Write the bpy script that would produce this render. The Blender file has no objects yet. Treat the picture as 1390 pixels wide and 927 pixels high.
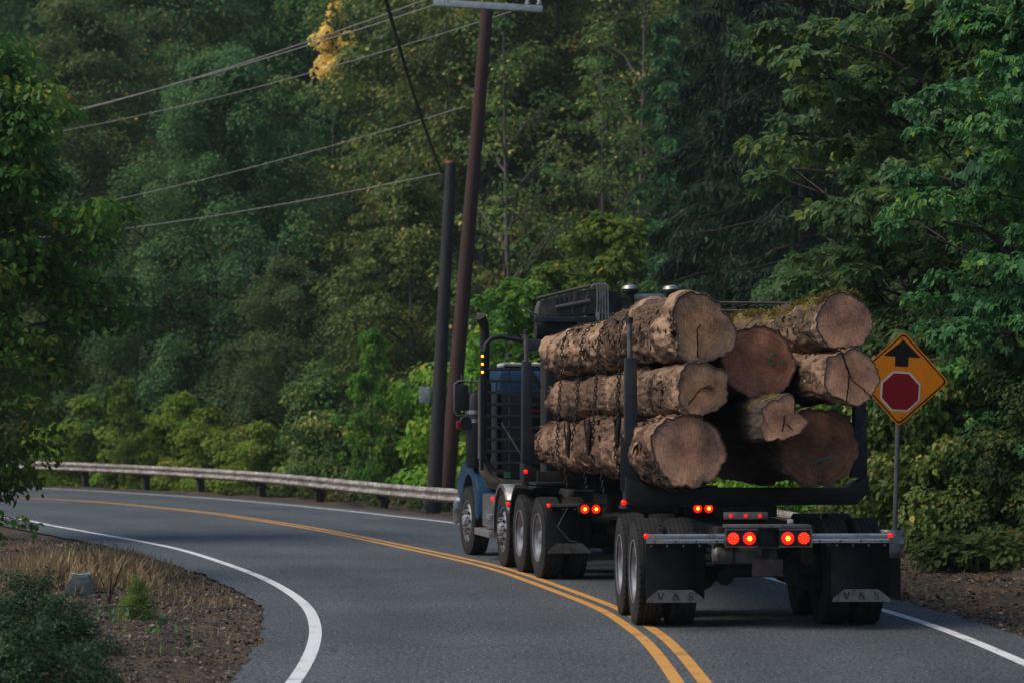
import bpy, bmesh, math, random
import numpy as np
from mathutils import Vector, Matrix, noise
R = math.radians
S = bpy.context.scene
COL = S.collection
# ------------------------------------------------------------------ camera, world, sun, exposure
FPX, CAMH = 3280.0, 1.95
cd = bpy.data.cameras.new('camera'); cam = bpy.data.objects.new('camera', cd); COL.objects.link(cam)
cam.location = (0, 0, CAMH); cam.rotation_euler = (R(90 + 2.03), 0, 0)
cd.sensor_width = 36; cd.lens = FPX / 1390 * 36; cd.clip_start = .1; cd.clip_end = 3000
cd.dof.use_dof = True; cd.dof.focus_distance = 27.0; cd.dof.aperture_fstop = 2.6
S.camera = cam
SUN_EL, SUN_AZ = R(50), R(-104)          # azimuth measured from +Y towards +X
w = bpy.data.worlds.new('World'); S.world = w; w.use_nodes = True
nt = w.node_tree; bg = nt.nodes['Background']
sky = nt.nodes.new('ShaderNodeTexSky'); sky.sky_type = 'NISHITA'; sky.sun_disc = False
sky.sun_elevation = SUN_EL; sky.sun_rotation = SUN_AZ; sky.dust_density = 1.2; sky.ozone_density = 1.6
nt.links.new(sky.outputs[0], bg.inputs[0]); bg.inputs[1].default_value = .11
sl = bpy.data.lights.new('sun', 'SUN'); sl.energy = 2.4; sl.angle = R(34); sl.color = (1, .88, .70)
so = bpy.data.objects.new('sun', sl); COL.objects.link(so)
sd = Vector((math.sin(SUN_AZ) * math.cos(SUN_EL), math.cos(SUN_AZ) * math.cos(SUN_EL), math.sin(SUN_EL)))
so.rotation_euler = (-sd).to_track_quat('-Z', 'Y').to_euler()
vs = S.view_settings; vs.view_transform = 'Standard'; vs.look = 'None'; vs.exposure = 0.22; vs.gamma = 1
S.cycles.max_bounces = 5; S.cycles.transparent_max_bounces = 6; S.cycles.transmission_bounces = 3
S.cycles.diffuse_bounces = 3; S.cycles.glossy_bounces = 3; S.cycles.caustics_reflective = False; S.cycles.caustics_refractive = False

# ------------------------------------------------------------------ materials
def nodes(name):
    m = bpy.data.materials.new(name); m.use_nodes = True
    return m, m.node_tree, m.node_tree.nodes['Principled BSDF']
def N(nt, t, **k):
    n = nt.nodes.new(t)
    for a, v in k.items():
        if a in n.inputs.keys(): n.inputs[a].default_value = v
        else: setattr(n, a, v)
    return n
def ramp(nt, fac, stops):
    r = nt.nodes.new('ShaderNodeValToRGB'); e = r.color_ramp.elements
    while len(e) < len(stops): e.new(.5)
    for i, (p, c) in enumerate(stops):
        e[i].position = p; e[i].color = (*c, 1) if len(c) == 3 else c
    nt.links.new(fac, r.inputs[0]); return r
def coord(nt, kind='Object', scale=None):
    tc = nt.nodes.new('ShaderNodeTexCoord')
    if scale is None: return tc.outputs[kind]
    mp = nt.nodes.new('ShaderNodeMapping'); mp.inputs['Scale'].default_value = scale
    nt.links.new(tc.outputs[kind], mp.inputs[0]); return mp.outputs[0]
def nz(nt, co, scale, detail=4, rough=.55, dist=0):
    n = nt.nodes.new('ShaderNodeTexNoise'); n.inputs['Scale'].default_value = scale
    n.inputs['Detail'].default_value = detail; n.inputs['Roughness'].default_value = rough; n.inputs['Distortion'].default_value = dist
    nt.links.new(co, n.inputs['Vector']); return n.outputs['Fac']
def mixc(nt, fac, a, b):
    m = nt.nodes.new('ShaderNodeMix'); m.data_type = 'RGBA'
    for s, v in ((m.inputs[0], fac), (m.inputs[6], a), (m.inputs[7], b)):
        if isinstance(v, (int, float)): s.default_value = v
        elif isinstance(v, tuple): s.default_value = (*v, 1)
        else: nt.links.new(v, s)
    return m.outputs[2]
def bump(nt, p, h, strength=.3, dist=.02):
    b = nt.nodes.new('ShaderNodeBump'); b.inputs['Strength'].default_value = strength; b.inputs['Distance'].default_value = dist
    nt.links.new(h, b.inputs['Height']); nt.links.new(b.outputs[0], p.inputs['Normal'])
def worn(name, c, c2, rough=.5, metal=0, scale=4, thr=.55, bstr=.15, spec=.5):
    m, nt, p = nodes(name); co = coord(nt)
    n = nz(nt, co, scale, 6, .65); r = ramp(nt, n, [(thr - .1, c), (thr + .12, c2)])
    n2 = nz(nt, co, scale * 9, 3)
    col = mixc(nt, n2, r.outputs[0], tuple(x * .55 for x in c))
    mx = nt.nodes.new('ShaderNodeMix'); mx.data_type = 'RGBA'; mx.inputs[0].default_value = .35
    nt.links.new(r.outputs[0], mx.inputs[6]); nt.links.new(col, mx.inputs[7]); nt.links.new(mx.outputs[2], p.inputs['Base Color'])
    rr = nt.nodes.new('ShaderNodeMapRange'); rr.inputs[3].default_value = max(.05, rough - .12); rr.inputs[4].default_value = min(1, rough + .2)
    nt.links.new(n2, rr.inputs[0]); nt.links.new(rr.outputs[0], p.inputs['Roughness'])
    p.inputs['Metallic'].default_value = metal; p.inputs['Specular IOR Level'].default_value = spec
    bump(nt, p, n2, bstr, .004)
    return m
M = {}
M['black_paint'] = worn('black_paint', (.006, .009, .015), (.024, .022, .022), .5)
M['steel_blue'] = worn('blue_black_steel', (.012, .021, .034), (.050, .042, .038), .5, 0, 6, .58)
M['dirty_frame'] = worn('dirty_frame', (.010, .010, .011), (.040, .030, .024), .75, 0, 3)
M['rubber'] = worn('tyre_rubber', (.017, .018, .020), (.040, .038, .036), .8, 0, 5, .55, .2, .3)
M['flap'] = worn('mudflap_rubber', (.005, .007, .010), (.016, .015, .015), .8, 0, 5, .55, .05, .15)
M['alu'] = worn('dull_aluminium', (.42, .43, .45), (.24, .21, .19), .42, .75, 6)
M['rim'] = worn('rim_steel', (.40, .42, .46), (.20, .17, .15), .45, .6, 5)
M['dulled'] = worn('dirty_metal_plate', (.21, .21, .22), (.09, .075, .065), .55, .5, 8)
M['chrome'] = worn('chrome_bar', (.62, .63, .66), (.30, .26, .23), .22, .9, 7, .6, .1)
M['blue'] = worn('blue_truck_paint', (.010, .050, .120), (.018, .055, .11), .25, 0, 3, .6, .02)
M['grey_loader'] = worn('weathered_loader', (.075, .068, .062), (.16, .13, .11), .65, .1, 7)
M['white'] = worn('white_cap', (.65, .66, .66), (.45, .43, .40), .4, 0, 6)
M['hose'] = worn('pale_hose', (.25, .26, .28), (.12, .12, .12), .4)
M['plate_brown'] = worn('dirty_plate', (.055, .042, .038), (.11, .07, .06), .7, .2, 14)
M['chain'] = worn('rusty_chain', (.014, .012, .011), (.035, .024, .018), .6, .4, 20)
M['glass'] = worn('dark_glass', (.012, .016, .020), (.02, .02, .02), .08, 0, 3)
M['polegrey'] = worn('galvanised_post', (.16, .17, .18), (.10, .10, .10), .5, .4, 6)
M['post_wood'] = worn('dark_post_wood', (.022, .017, .014), (.05, .038, .03), .85, 0, 6)
M['meter'] = worn('meter_box_paint', (.30, .35, .36), (.20, .21, .20), .5, 0, 5)
M['greybar'] = worn('crossarm_grey', (.42, .47, .50), (.28, .29, .30), .5, .1, 4)
M['wire'] = worn('pale_wire', (.30, .28, .27), (.22, .20, .19), .6)
M['cable'] = worn('black_cable', (.015, .016, .018), (.03, .03, .03), .6)
M['green_tag'] = worn('green_tag', (.03, .22, .10), (.03, .15, .08), .5)
M['stone'] = worn('pebble_stone', (.16, .14, .125), (.07, .06, .055), .85, 0, 9)
M['marker'] = worn('marker_concrete', (.10, .12, .12), (.20, .21, .20), .8, 0, 12)
M['insul'] = worn('insulator_glaze', (.5, .52, .55), (.4, .4, .4), .2)

def guard_mat():
    m, nt, p = nodes('weathered_guardrail'); co = coord(nt)
    n = nz(nt, coord(nt, 'Object', (1, 1, 4)), 1.6, 6, .7); r = ramp(nt, n, [(.36, (.22, .15, .11)), (.48, (.50, .47, .44)), (.60, (.74, .73, .70))])
    n2 = nz(nt, co, 14, 5, .7); r2 = ramp(nt, n2, [(.40, (0, 0, 0)), (.62, (1, 1, 1))])
    c = mixc(nt, r2.outputs[0], (.16, .12, .10), r.outputs[0]); nt.links.new(c, p.inputs['Base Color'])
    p.inputs['Roughness'].default_value = .55; p.inputs['Metallic'].default_value = .25; bump(nt, p, n2, .2, .005); return m
M['guard'] = guard_mat()
def pole_mat(name, a, b, top=None):
    m, nt, p = nodes(name); co = coord(nt, 'Object', (6, 6, .35))
    n = nz(nt, co, 6, 6, .7); r = ramp(nt, n, [(.35, a), (.68, b)]); nt.links.new(r.outputs[0], p.inputs['Base Color'])
    p.inputs['Roughness'].default_value = .8; bump(nt, p, n, .5, .01); return m
M['pole_dark'] = pole_mat('dark_weathered_pole', (.010, .010, .012), (.040, .036, .036))
M['pole_red'] = pole_mat('red_brown_pole', (.028, .012, .009), (.070, .028, .020))
M['pole_cut'] = worn('pole_cut_top', (.35, .13, .07), (.2, .08, .05), .8)
M['bark_tree'] = pole_mat('tree_bark', (.018, .014, .012), (.075, .06, .05))
M['bark_pale'] = pole_mat('pale_tree_bark', (.06, .05, .045), (.17, .145, .13))
M['stem'] = worn('bramble_stem', (.06, .035, .025), (.03, .03, .02), .8)

def emis(name, c, st, base=(.3, .01, .01)):
    m, nt, p = nodes(name); p.inputs['Base Color'].default_value = (*base, 1)
    p.inputs['Emission Color'].default_value = (*c, 1); p.inputs['Emission Strength'].default_value = st; p.inputs['Roughness'].default_value = .25; return m
M['red_lens'] = emis('red_lens_lit', (1, .008, .004), 1.0, (.10, .002, .002))
M['red_hot'] = emis('red_lens_hot', (1, .010, .004), 1.2, (.10, .002, .002))
M['led'] = emis('led_core', (1, .45, .03), 5.0)
M['led_dim'] = emis('led_dots', (1, .16, .03), 1.8)
M['amber'] = emis('amber_marker_lit', (1, .38, .03), 2.6, (.4, .15, .01))
M['red_off'] = worn('red_reflector', (.35, .015, .015), (.25, .02, .02), .3)

def foliage(name, cols, transl=.42, rough=.55, hue=.03):
    m, nt, p = nodes(name); out = nt.nodes['Material Output']
    at = nt.nodes.new('ShaderNodeAttribute'); at.attribute_name = 'tint'
    oi = nt.nodes.new('ShaderNodeObjectInfo')
    r = ramp(nt, at.outputs['Fac'], cols)
    hs = nt.nodes.new('ShaderNodeHueSaturation')
    mr = nt.nodes.new('ShaderNodeMapRange'); mr.inputs[3].default_value = .5 - hue; mr.inputs[4].default_value = .5 + hue
    mv = nt.nodes.new('ShaderNodeMapRange'); mv.inputs[3].default_value = .8; mv.inputs[4].default_value = 1.2
    nt.links.new(oi.outputs['Random'], mr.inputs[0]); nt.links.new(oi.outputs['Random'], mv.inputs[0])
    nt.links.new(mr.outputs[0], hs.inputs['Hue']); nt.links.new(mv.outputs[0], hs.inputs['Value']); nt.links.new(r.outputs[0], hs.inputs['Color'])
    nt.links.new(hs.outputs[0], p.inputs['Base Color']); p.inputs['Roughness'].default_value = rough; p.inputs['Specular IOR Level'].default_value = .28
    tr = nt.nodes.new('ShaderNodeBsdfTranslucent'); g = nt.nodes.new('ShaderNodeGamma'); g.inputs[1].default_value = .85
    nt.links.new(hs.outputs[0], g.inputs[0]); nt.links.new(g.outputs[0], tr.inputs[0])
    mx = nt.nodes.new('ShaderNodeMixShader'); mx.inputs[0].default_value = transl
    nt.links.new(p.outputs[0], mx.inputs[1]); nt.links.new(tr.outputs[0], mx.inputs[2]); nt.links.new(mx.outputs[0], out.inputs[0]); return m
F = {}
F['feather'] = foliage('blue_green_foliage', [(0, (.046, .118, .036)), (.55, (.094, .200, .062)), (.93, (.160, .270, .085)), (1, (.40, .30, .05))], .45, .5)
F['olive'] = foliage('olive_foliage', [(0, (.050, .108, .026)), (.5, (.120, .190, .040)), (.85, (.25, .28, .06)), (1, (.60, .46, .12))], .42, .42)
F['broad'] = foliage('mid_green_foliage', [(0, (.038, .104, .026)), (.6, (.092, .190, .042)), (.94, (.19, .255, .06)), (1, (.60, .34, .05))])
F['bright'] = foliage('yellow_green_foliage', [(0, (.055, .140, .018)), (.5, (.115, .230, .026)), (.9, (.22, .32, .032)), (1, (.45, .36, .04))])
F['shrub'] = foliage('shrub_foliage', [(0, (.085, .200, .020)), (.5, (.190, .330, .032)), (.9, (.32, .43, .045)), (1, (.50, .38, .04))])
F['conifer'] = foliage('conifer_foliage', [(0, (.006, .024, .015)), (.6, (.016, .046, .024)), (1, (.05, .09, .035))], .12, .7)
F['lightcon'] = foliage('pale_conifer_foliage', [(0, (0.034, 0.093, 0.032)), (.6, (0.070, 0.165, 0.053)), (1, (0.132, 0.225, 0.074))], .2, .6)
F['maple'] = foliage('maple_foliage', [(0, (.034, .105, .034)), (.55, (.068, .170, .050)), (.88, (.15, .250, .042)), (1, (.26, .34, .04))], .38, .48)
F['nearleft'] = foliage('near_left_foliage', [(0, (.036, .108, .014)), (.5, (.080, .178, .022)), (.9, (.18, .26, .03)), (1, (.50, .38, .03))], .5, .5)
F['sunlit_gold'] = foliage('painted_sunlit_foliage', [(0, (.85, .55, .12)), (.5, (.95, .74, .24)), (1, (.97, .84, .40))], .5, .5, .004)  # autumn leaves with the glow of sunlight raised into their colour
F['dullcover'] = foliage('dull_undergrowth', [(0, (.03, .07, .02)), (.5, (.07, .12, .03)), (.9, (.13, .16, .04)), (1, (.30, .18, .05))])
F['bramble'] = foliage('bramble_foliage', [(0, (.014, .055, .020)), (.5, (.034, .105, .042)), (.88, (.10, .20, .09)), (1, (.26, .24, .08))], .3, .42)
F['grass'] = foliage('dry_grass_blades', [(0, (.17, .13, .07)), (.5, (.36, .28, .15)), (1, (.55, .46, .28))], .3, .8)
F['litter'] = foliage('fallen_leaf_litter', [(0, (.04, .03, .024)), (.5, (.10, .068, .048)), (.85, (.22, .155, .10)), (1, (.38, .32, .24))], .1, .7)
F['rustfern'] = foliage('rusty_foliage', [(0, (.05, .05, .015)), (.5, (.13, .06, .02)), (1, (.30, .09, .03))], .3, .7)

# ------------------------------------------------------------------ object helpers
def tag(o, label=None, cat=None, group=None, kind=None):
    if label: o['label'] = label
    if cat: o['category'] = cat
    if group: o['group'] = group
    if kind: o['kind'] = kind
    return o
def empty(name, loc=(0, 0, 0), rz=0, label=None, cat=None, group=None):
    o = bpy.data.objects.new(name, None); COL.objects.link(o); o.empty_display_size = .2
    o.location = loc; o.rotation_euler = (0, 0, rz); return tag(o, label, cat, group)
def link(name, me, parent=None, loc=None, rot=None):
    o = bpy.data.objects.new(name, me); COL.objects.link(o); o.parent = parent
    if loc: o.location = loc
    if rot: o.rotation_euler = rot
    return o
class MB:
    def __init__(s): s.v = []; s.f = []
    def add(s, vs, fs):
        b = len(s.v); s.v += [tuple(x) for x in vs]; s.f += [tuple(i + b for i in f) for f in fs]; return s
    def box(s, x0, x1, y0, y1, z0, z1, mat=None):
        vs = [Vector((x, y, z)) for z in (z0, z1) for x, y in ((x0, y0), (x1, y0), (x1, y1), (x0, y1))]
        if mat: vs = [mat @ v for v in vs]
        return s.add(vs, [(0, 3, 2, 1), (4, 5, 6, 7), (0, 1, 5, 4), (1, 2, 6, 5), (2, 3, 7, 6), (3, 0, 4, 7)])
    def bar(s, a, b, w, h, up=(0, 0, 1)):
        a, b = Vector(a), Vector(b); d = (b - a).normalized(); x = d.cross(Vector(up)).normalized(); z = x.cross(d)
        vs = [p + x * i * w / 2 + z * j * h / 2 for p in (a, b) for i, j in ((-1, -1), (1, -1), (1, 1), (-1, 1))]
        return s.add(vs, [(0, 1, 2, 3), (7, 6, 5, 4), (0, 4, 5, 1), (1, 5, 6, 2), (2, 6, 7, 3), (3, 7, 4, 0)])
    def tube(s, pts, r, n=8, cap=True):
        pts = [Vector(p) for p in pts]; rs = r if isinstance(r, (list, tuple)) else [r] * len(pts)
        b = len(s.v); u = None
        for i, p in enumerate(pts):
            d = (pts[min(i + 1, len(pts) - 1)] - pts[max(i - 1, 0)])
            d = d.normalized() if d.length > 1e-9 else Vector((0, 0, 1))
            if u is None:
                u = d.cross(Vector((0, 0, 1))) if abs(d.z) < .9 else d.cross(Vector((1, 0, 0)))
            u = (u - d * u.dot(d)).normalized(); v = d.cross(u)
            for k in range(n):
                a = 2 * math.pi * k / n; s.v.append(tuple(p + (u * math.cos(a) + v * math.sin(a)) * rs[i]))
        for i in range(len(pts) - 1):
            for k in range(n):
                a0 = b + i * n + k; a1 = b + i * n + (k + 1) % n; s.f.append((a0, a1, a1 + n, a0 + n))
        if cap:
            s.f.append(tuple(b + k for k in reversed(range(n)))); s.f.append(tuple(b + (len(pts) - 1) * n + k for k in range(n)))
        return s
    def lathe(s, prof, axis='x', n=32, c=(0, 0, 0), closed=False, open0=False):
        b = len(s.v); c = Vector(c); m = len(prof)
        for (a, r) in prof:
            for k in range(n):
                t = 2 * math.pi * k / n; y, z = r * math.cos(t), r * math.sin(t)
                v = (a, y, z) if axis == 'x' else ((y, a, z) if axis == 'y' else (y, z, a)); s.v.append(tuple(c + Vector(v)))
        for i in range(m if closed else m - 1):
            j = (i + 1) % m
            for k in range(n): s.f.append((b + i * n + k, b + j * n + k, b + j * n + (k + 1) % n, b + i * n + (k + 1) % n))
        if not closed:
            if not open0: s.f.append(tuple(b + k for k in range(n)))
            s.f.append(tuple(b + (m - 1) * n + k for k in reversed(range(n))))
        return s
    def prism(s, pts, y0, y1, plane='xz'):
        n = len(pts)
        def mk(p, y): return (p[0], y, p[1]) if plane == 'xz' else ((y, p[0], p[1]) if plane == 'yz' else (p[0], p[1], y))
        vs = [mk(p, y0) for p in pts] + [mk(p, y1) for p in pts]
        return s.add(vs, [tuple(range(n)), tuple(range(2 * n - 1, n - 1, -1))] + [(i, i + n, (i + 1) % n + n, (i + 1) % n) for i in range(n)])
    def mesh(s, name, mat, bevel=0, smooth=True):
        me = bpy.data.meshes.new(name); me.from_pydata(s.v, [], s.f)
        bm = bmesh.new(); bm.from_mesh(me); bmesh.ops.recalc_face_normals(bm, faces=bm.faces)
        if bevel:
            es = [e for e in bm.edges if len(e.link_faces) == 2 and e.calc_face_angle(0) > .6]
            bmesh.ops.bevel(bm, geom=es, offset=bevel, segments=2, affect='EDGES', profile=.6, clamp_overlap=True)
        for f in bm.faces: f.smooth = smooth
        for e in bm.edges:
            if len(e.link_faces) == 2 and e.calc_face_angle(0) > .62: e.smooth = False
        bm.to_mesh(me); bm.free(); me.materials.append(mat); return me
    def build(s, name, mat, parent=None, bevel=0, smooth=True, loc=None, rot=None):
        return link(name, s.mesh(name, M[mat] if isinstance(mat, str) else mat, bevel, smooth), parent, loc, rot)
def np_mesh(name, V, Fc, mat, tint=None, smooth=False):
    me = bpy.data.meshes.new(name); nf, c = Fc.shape
    me.vertices.add(len(V)); me.vertices.foreach_set('co', np.ascontiguousarray(V, dtype=np.float32).ravel())
    me.loops.add(nf * c); me.loops.foreach_set('vertex_index', np.ascontiguousarray(Fc, dtype=np.int32).ravel())
    me.polygons.add(nf); me.polygons.foreach_set('loop_start', np.arange(0, nf * c, c, dtype=np.int32))
    me.polygons.foreach_set('use_smooth', np.full(nf, smooth))
    me.update(calc_edges=True)
    if tint is not None:
        a = me.attributes.new('tint', 'FLOAT', 'FACE'); a.data.foreach_set('value', np.ascontiguousarray(tint, dtype=np.float32))
    me.materials.append(mat); return me
def catmull(pts, n):
    P = np.array(pts, float); P = np.vstack([2 * P[0] - P[1], P, 2 * P[-1] - P[-2]]); out = []
    for i in range(1, len(P) - 2):
        for t in np.linspace(0, 1, 24, endpoint=False):
            a, b, c, d = P[i - 1:i + 3]
            out.append(.5 * (2 * b + (c - a) * t + (2 * a - 5 * b + 4 * c - d) * t * t + (3 * b - a - 3 * c + d) * t ** 3))
    out.append(P[-2]); out = np.array(out)
    for _ in range(3):
        L = np.r_[0, np.cumsum(np.linalg.norm(np.diff(out, axis=0), axis=1))]
        out = np.stack([np.interp(np.linspace(0, L[-1], n), L, out[:, k]) for k in range(out.shape[1])], 1)
        for _ in range(25): out[1:-1] = out[1:-1] * .5 + .25 * (out[:-2] + out[2:])
    return out
def normals2(C):
    t = np.gradient(C, axis=0); t /= np.linalg.norm(t, axis=1)[:, None]; return np.stack([t[:, 1], -t[:, 0]], 1)   # points to the right of travel
def at(px, D, z=0): return Vector(((px - 695) / FPX * D, D, z))

# ------------------------------------------------------------------ road lines, as surveyed on the ground plane
INNER = [(-1.6, -14), (-1.62, 0), (-1.64, 10), (-1.67, 16), (-1.67, 18.5), (-1.70, 19.9), (-1.77, 21.6), (-1.92, 23.7), (-2.22, 26.3), (-2.68, 28.9), (-3.30, 31.7), (-4.25, 35.2), (-5.34, 38.8), (-6.46, 41.7), (-7.6, 44.4), (-9.1, 48.0), (-11.1, 52.6), (-15, 57.0), (-22, 60.5), (-34, 62)]
YEL = [(1.2, -14), (1.3, 0), (1.36, 10), (1.37, 18.4), (1.33, 22.1), (1.2, 24.2), (1.03, 26.2), (.23, 31.2), (-.28, 33.9), (-1.07, 37), (-3.2, 44.6), (-4.9, 49.8), (-7.0, 55.4), (-9.3, 60.3), (-11.4, 64.2), (-14.2, 67.6), (-20, 71.5), (-34, 75)]
OUTER = [(4.1, -14), (4.2, 0), (4.25, 10), (4.24, 20), (4.2, 22.5), (4.13, 24.1), (3.96, 25.9), (3.5, 30), (2.7, 35.5), (1.1, 42), (-1.1, 49.2), (-2.2, 52.2), (-4.1, 57.2), (-6.0, 61.7), (-8.4, 66.8), (-11, 71.3), (-13.8, 75.8), (-17, 80), (-23, 85), (-34, 89)]
NS = 900
inner, yel, outer = catmull(INNER, NS), catmull(YEL, NS), catmull(OUTER, NS)
rng = np.random.default_rng(7)
def strip(name, A, B, z, mat, jit=0, mid=0, kind='structure', fine=1):
    cols = [A + (B - A) * t for t in np.linspace(0, 1, mid + 2)]
    V = np.concatenate([np.c_[c, np.full(len(c), z)] for c in cols]); n = len(A); Fc = []
    for j in range(len(cols) - 1):
        i = np.arange(n - 1); Fc.append(np.stack([j * n + i, (j + 1) * n + i, (j + 1) * n + i + 1, j * n + i + 1], 1))
    Fc = np.concatenate(Fc)[:, ::-1]
    o = link(name, np_mesh(name, V, Fc, mat)); me = o.data
    if me.polygons[0].normal.z < 0: me.flip_normals()
    if kind: o['kind'] = kind
    return o
def asphalt():
    m, nt, p = nodes('asphalt'); co = coord(nt)
    n = nz(nt, co, .35, 5, .6); f = nz(nt, co, 27, 4, .95); g = nz(nt, co, 5, 5, .7)
    r = ramp(nt, f, [(.40, (.008, .012, .016)), (.50, (.052, .067, .080)), (.60, (.26, .295, .33))])
    r2 = ramp(nt, n, [(.35, (.80, .80, .80)), (.65, (1.18, 1.16, 1.14))])
    mu = nt.nodes.new('ShaderNodeMix'); mu.data_type = 'RGBA'; mu.blend_type = 'MULTIPLY'; mu.inputs[0].default_value = 1
    nt.links.new(r.outputs[0], mu.inputs[6]); nt.links.new(r2.outputs[0], mu.inputs[7])
    r3 = ramp(nt, g, [(.36, (.8, .8, .8)), (.6, (1.06, 1.06, 1.06))]); mu2 = nt.nodes.new('ShaderNodeMix'); mu2.data_type = 'RGBA'; mu2.blend_type = 'MULTIPLY'; mu2.inputs[0].default_value = 1
    nt.links.new(mu.outputs[2], mu2.inputs[6]); nt.links.new(r3.outputs[0], mu2.inputs[7])
    ac = nt.nodes.new('ShaderNodeAttribute'); ac.attribute_name = 'across'; wn = nz(nt, co, 1.2, 4, .6); wa = nt.nodes.new('ShaderNodeMath'); wa.operation = 'MULTIPLY_ADD'; wa.inputs[1].default_value = .035; nt.links.new(wn, wa.inputs[0]); nt.links.new(ac.outputs['Fac'], wa.inputs[2])
    rw = ramp(nt, wa.outputs[0], [(.0, (.92,) * 3), (.12, (1.04,) * 3), (.20, (.86,) * 3), (.30, (1.06,) * 3), (.43, (.87,) * 3), (.53, (1.05,) * 3), (.63, (.86,) * 3), (.73, (1.05,) * 3), (.84, (.86,) * 3), (.95, (1.02,) * 3)])
    mu3 = nt.nodes.new('ShaderNodeMix'); mu3.data_type = 'RGBA'; mu3.blend_type = 'MULTIPLY'; mu3.inputs[0].default_value = 1; nt.links.new(mu2.outputs[2], mu3.inputs[6]); nt.links.new(rw.outputs[0], mu3.inputs[7])
    vo = nt.nodes.new('ShaderNodeTexVoronoi'); vo.feature = 'DISTANCE_TO_EDGE'; vo.inputs['Scale'].default_value = .35; dn = nt.nodes.new('ShaderNodeTexNoise'); dn.inputs['Scale'].default_value = 1.6; dn.inputs['Detail'].default_value = 5; nt.links.new(co, dn.inputs['Vector'])
    va = nt.nodes.new('ShaderNodeVectorMath'); va.operation = 'ADD'; nt.links.new(co, va.inputs[0]); nt.links.new(dn.outputs['Color'], va.inputs[1]); nt.links.new(va.outputs[0], vo.inputs['Vector'])
    ck = ramp(nt, vo.outputs['Distance'], [(.0, (.40,) * 3), (.004, (.75,) * 3), (.009, (1,) * 3)]); mk_ = ramp(nt, nz(nt, co, .22, 2), [(.50, (0, 0, 0)), (.58, (1, 1, 1))]); mu4 = nt.nodes.new('ShaderNodeMix'); mu4.data_type = 'RGBA'; mu4.blend_type = 'MULTIPLY'; nt.links.new(mk_.outputs[0], mu4.inputs[0])
    nt.links.new(mu3.outputs[2], mu4.inputs[6]); nt.links.new(ck.outputs[0], mu4.inputs[7]); mu2 = mu4
    nt.links.new(mu2.outputs[2], p.inputs['Base Color']); p.inputs['Roughness'].default_value = .78
    bump(nt, p, f, 1.0, .012); return m
def linepaint(name, c, worn_c):
    m, nt, p = nodes(name); co = coord(nt); f = nz(nt, co, 40, 5, .8); g = nz(nt, co, 3, 4)
    ad = nt.nodes.new('ShaderNodeMath'); ad.operation = 'ADD'; nt.links.new(f, ad.inputs[0]); nt.links.new(g, ad.inputs[1])
    r = ramp(nt, ad.outputs[0], [(.40, worn_c), (.465, c)]); ad2 = nt.nodes.new('ShaderNodeMath'); ad2.operation = 'MULTIPLY'; ad2.inputs[1].default_value = .5
    nt.links.new(ad.outputs[0], ad2.inputs[0]); nt.links.new(ad2.outputs[0], r.inputs[0])
    nt.links.new(r.outputs[0], p.inputs['Base Color']); p.inputs['Roughness'].default_value = .65; bump(nt, p, f, .4, .004); return m
M['asphalt'] = asphalt(); M['white_line'] = linepaint('white_road_paint', (.74, .76, .78), (.34, .35, .36)); M['yellow_line'] = linepaint('yellow_road_paint', (.66, .33, .075), (.30, .17, .06))
ni, no, ny = normals2(inner), normals2(outer), normals2(yel)
def wob(n, amp, sc, seed):
    return np.array([noise.noise(Vector((i * sc, seed, 0))) + .5 * noise.noise(Vector((i * sc * 4, seed, 5))) for i in range(n)]) * amp
edge_in = inner - ni * ((.50 + .40 * np.clip((inner[:, 1] - 27) / 12, 0, 1) + wob(NS, .09, .10, 1))[:, None]); edge_out = outer + no * (.55 + wob(NS, .12, .22, 2)[:, None])
rd = strip('road', np.r_[edge_in], np.r_[edge_out], 0.0, M['asphalt'], mid=30)
at_ = rd.data.attributes.new('across', 'FLOAT', 'POINT'); at_.data.foreach_set('value', np.repeat(np.linspace(0, 1, 32), NS).astype(np.float32))
for L, nn, a, b in ((inner, ni, -.06, .06), (outer, no, -.06, .06)):
    strip('edge_line', L + nn * a, L + nn * b, .004, M['white_line'])
for a, b in ((-.16, -.05), (.05, .16)):
    strip('centre_line', yel + ny * a, yel + ny * b, .004, M['yellow_line'])

# ------------------------------------------------------------------ terrain
road_c = (inner + outer) / 2
def road_dist(P):
    """distance outside the pavement, positive on the outer (right) side, negative on the inner side, 0 on it"""
    out = np.zeros(len(P)); A, B = edge_in[::8], edge_out[::8]
    na, nb = normals2(A), normals2(B)
    for k in range(0, len(P), 20000):
        Q = P[k:k + 20000]
        dB = np.linalg.norm(Q[:, None] - B[None], axis=2); jb = dB.argmin(1); sB = ((Q - B[jb]) * nb[jb]).sum(1)
        dA = np.linalg.norm(Q[:, None] - A[None], axis=2); ja = dA.argmin(1); sA = ((Q - A[ja]) * na[ja]).sum(1)
        d = np.where(sB > 0, dB.min(1), np.where(sA < 0, -dA.min(1), 0)); out[k:k + 20000] = d
    return out
def sm(x, a, b):
    t = np.clip((x - a) / (b - a), 0, 1); return t * t * (3 - 2 * t)
def ground_h(P, D=None):
    d = road_dist(P) if D is None else D; x, y = P[:, 0], P[:, 1]
    z = np.full(len(P), -.03)
    far = sm(y, 38, 52)
    z += np.where(d > 0, -1.3 * sm(d, 1.6, 7) * far + .22 * np.maximum(d - 14, 0) * far, 0)
    z += np.where(d > 0, (.10 * sm(d, .3, 2) + .16 * np.maximum(d - 2.2, 0)) * (1 - far), 0)
    di = np.maximum(-d, 0); z += np.where(d < 0, .10 * sm(di, .3, 1.6) + .03 * np.maximum(di - 2, 0), 0)
    rough = np.array([noise.noise(Vector((a * .9, b * .9, 0))) * .10 + noise.noise(Vector((a * 3.1, b * 3.1, 3))) * .04 for a, b in zip(x, y)])
    z += rough * sm(np.abs(d), .15, 1.5)
    return z
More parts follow.
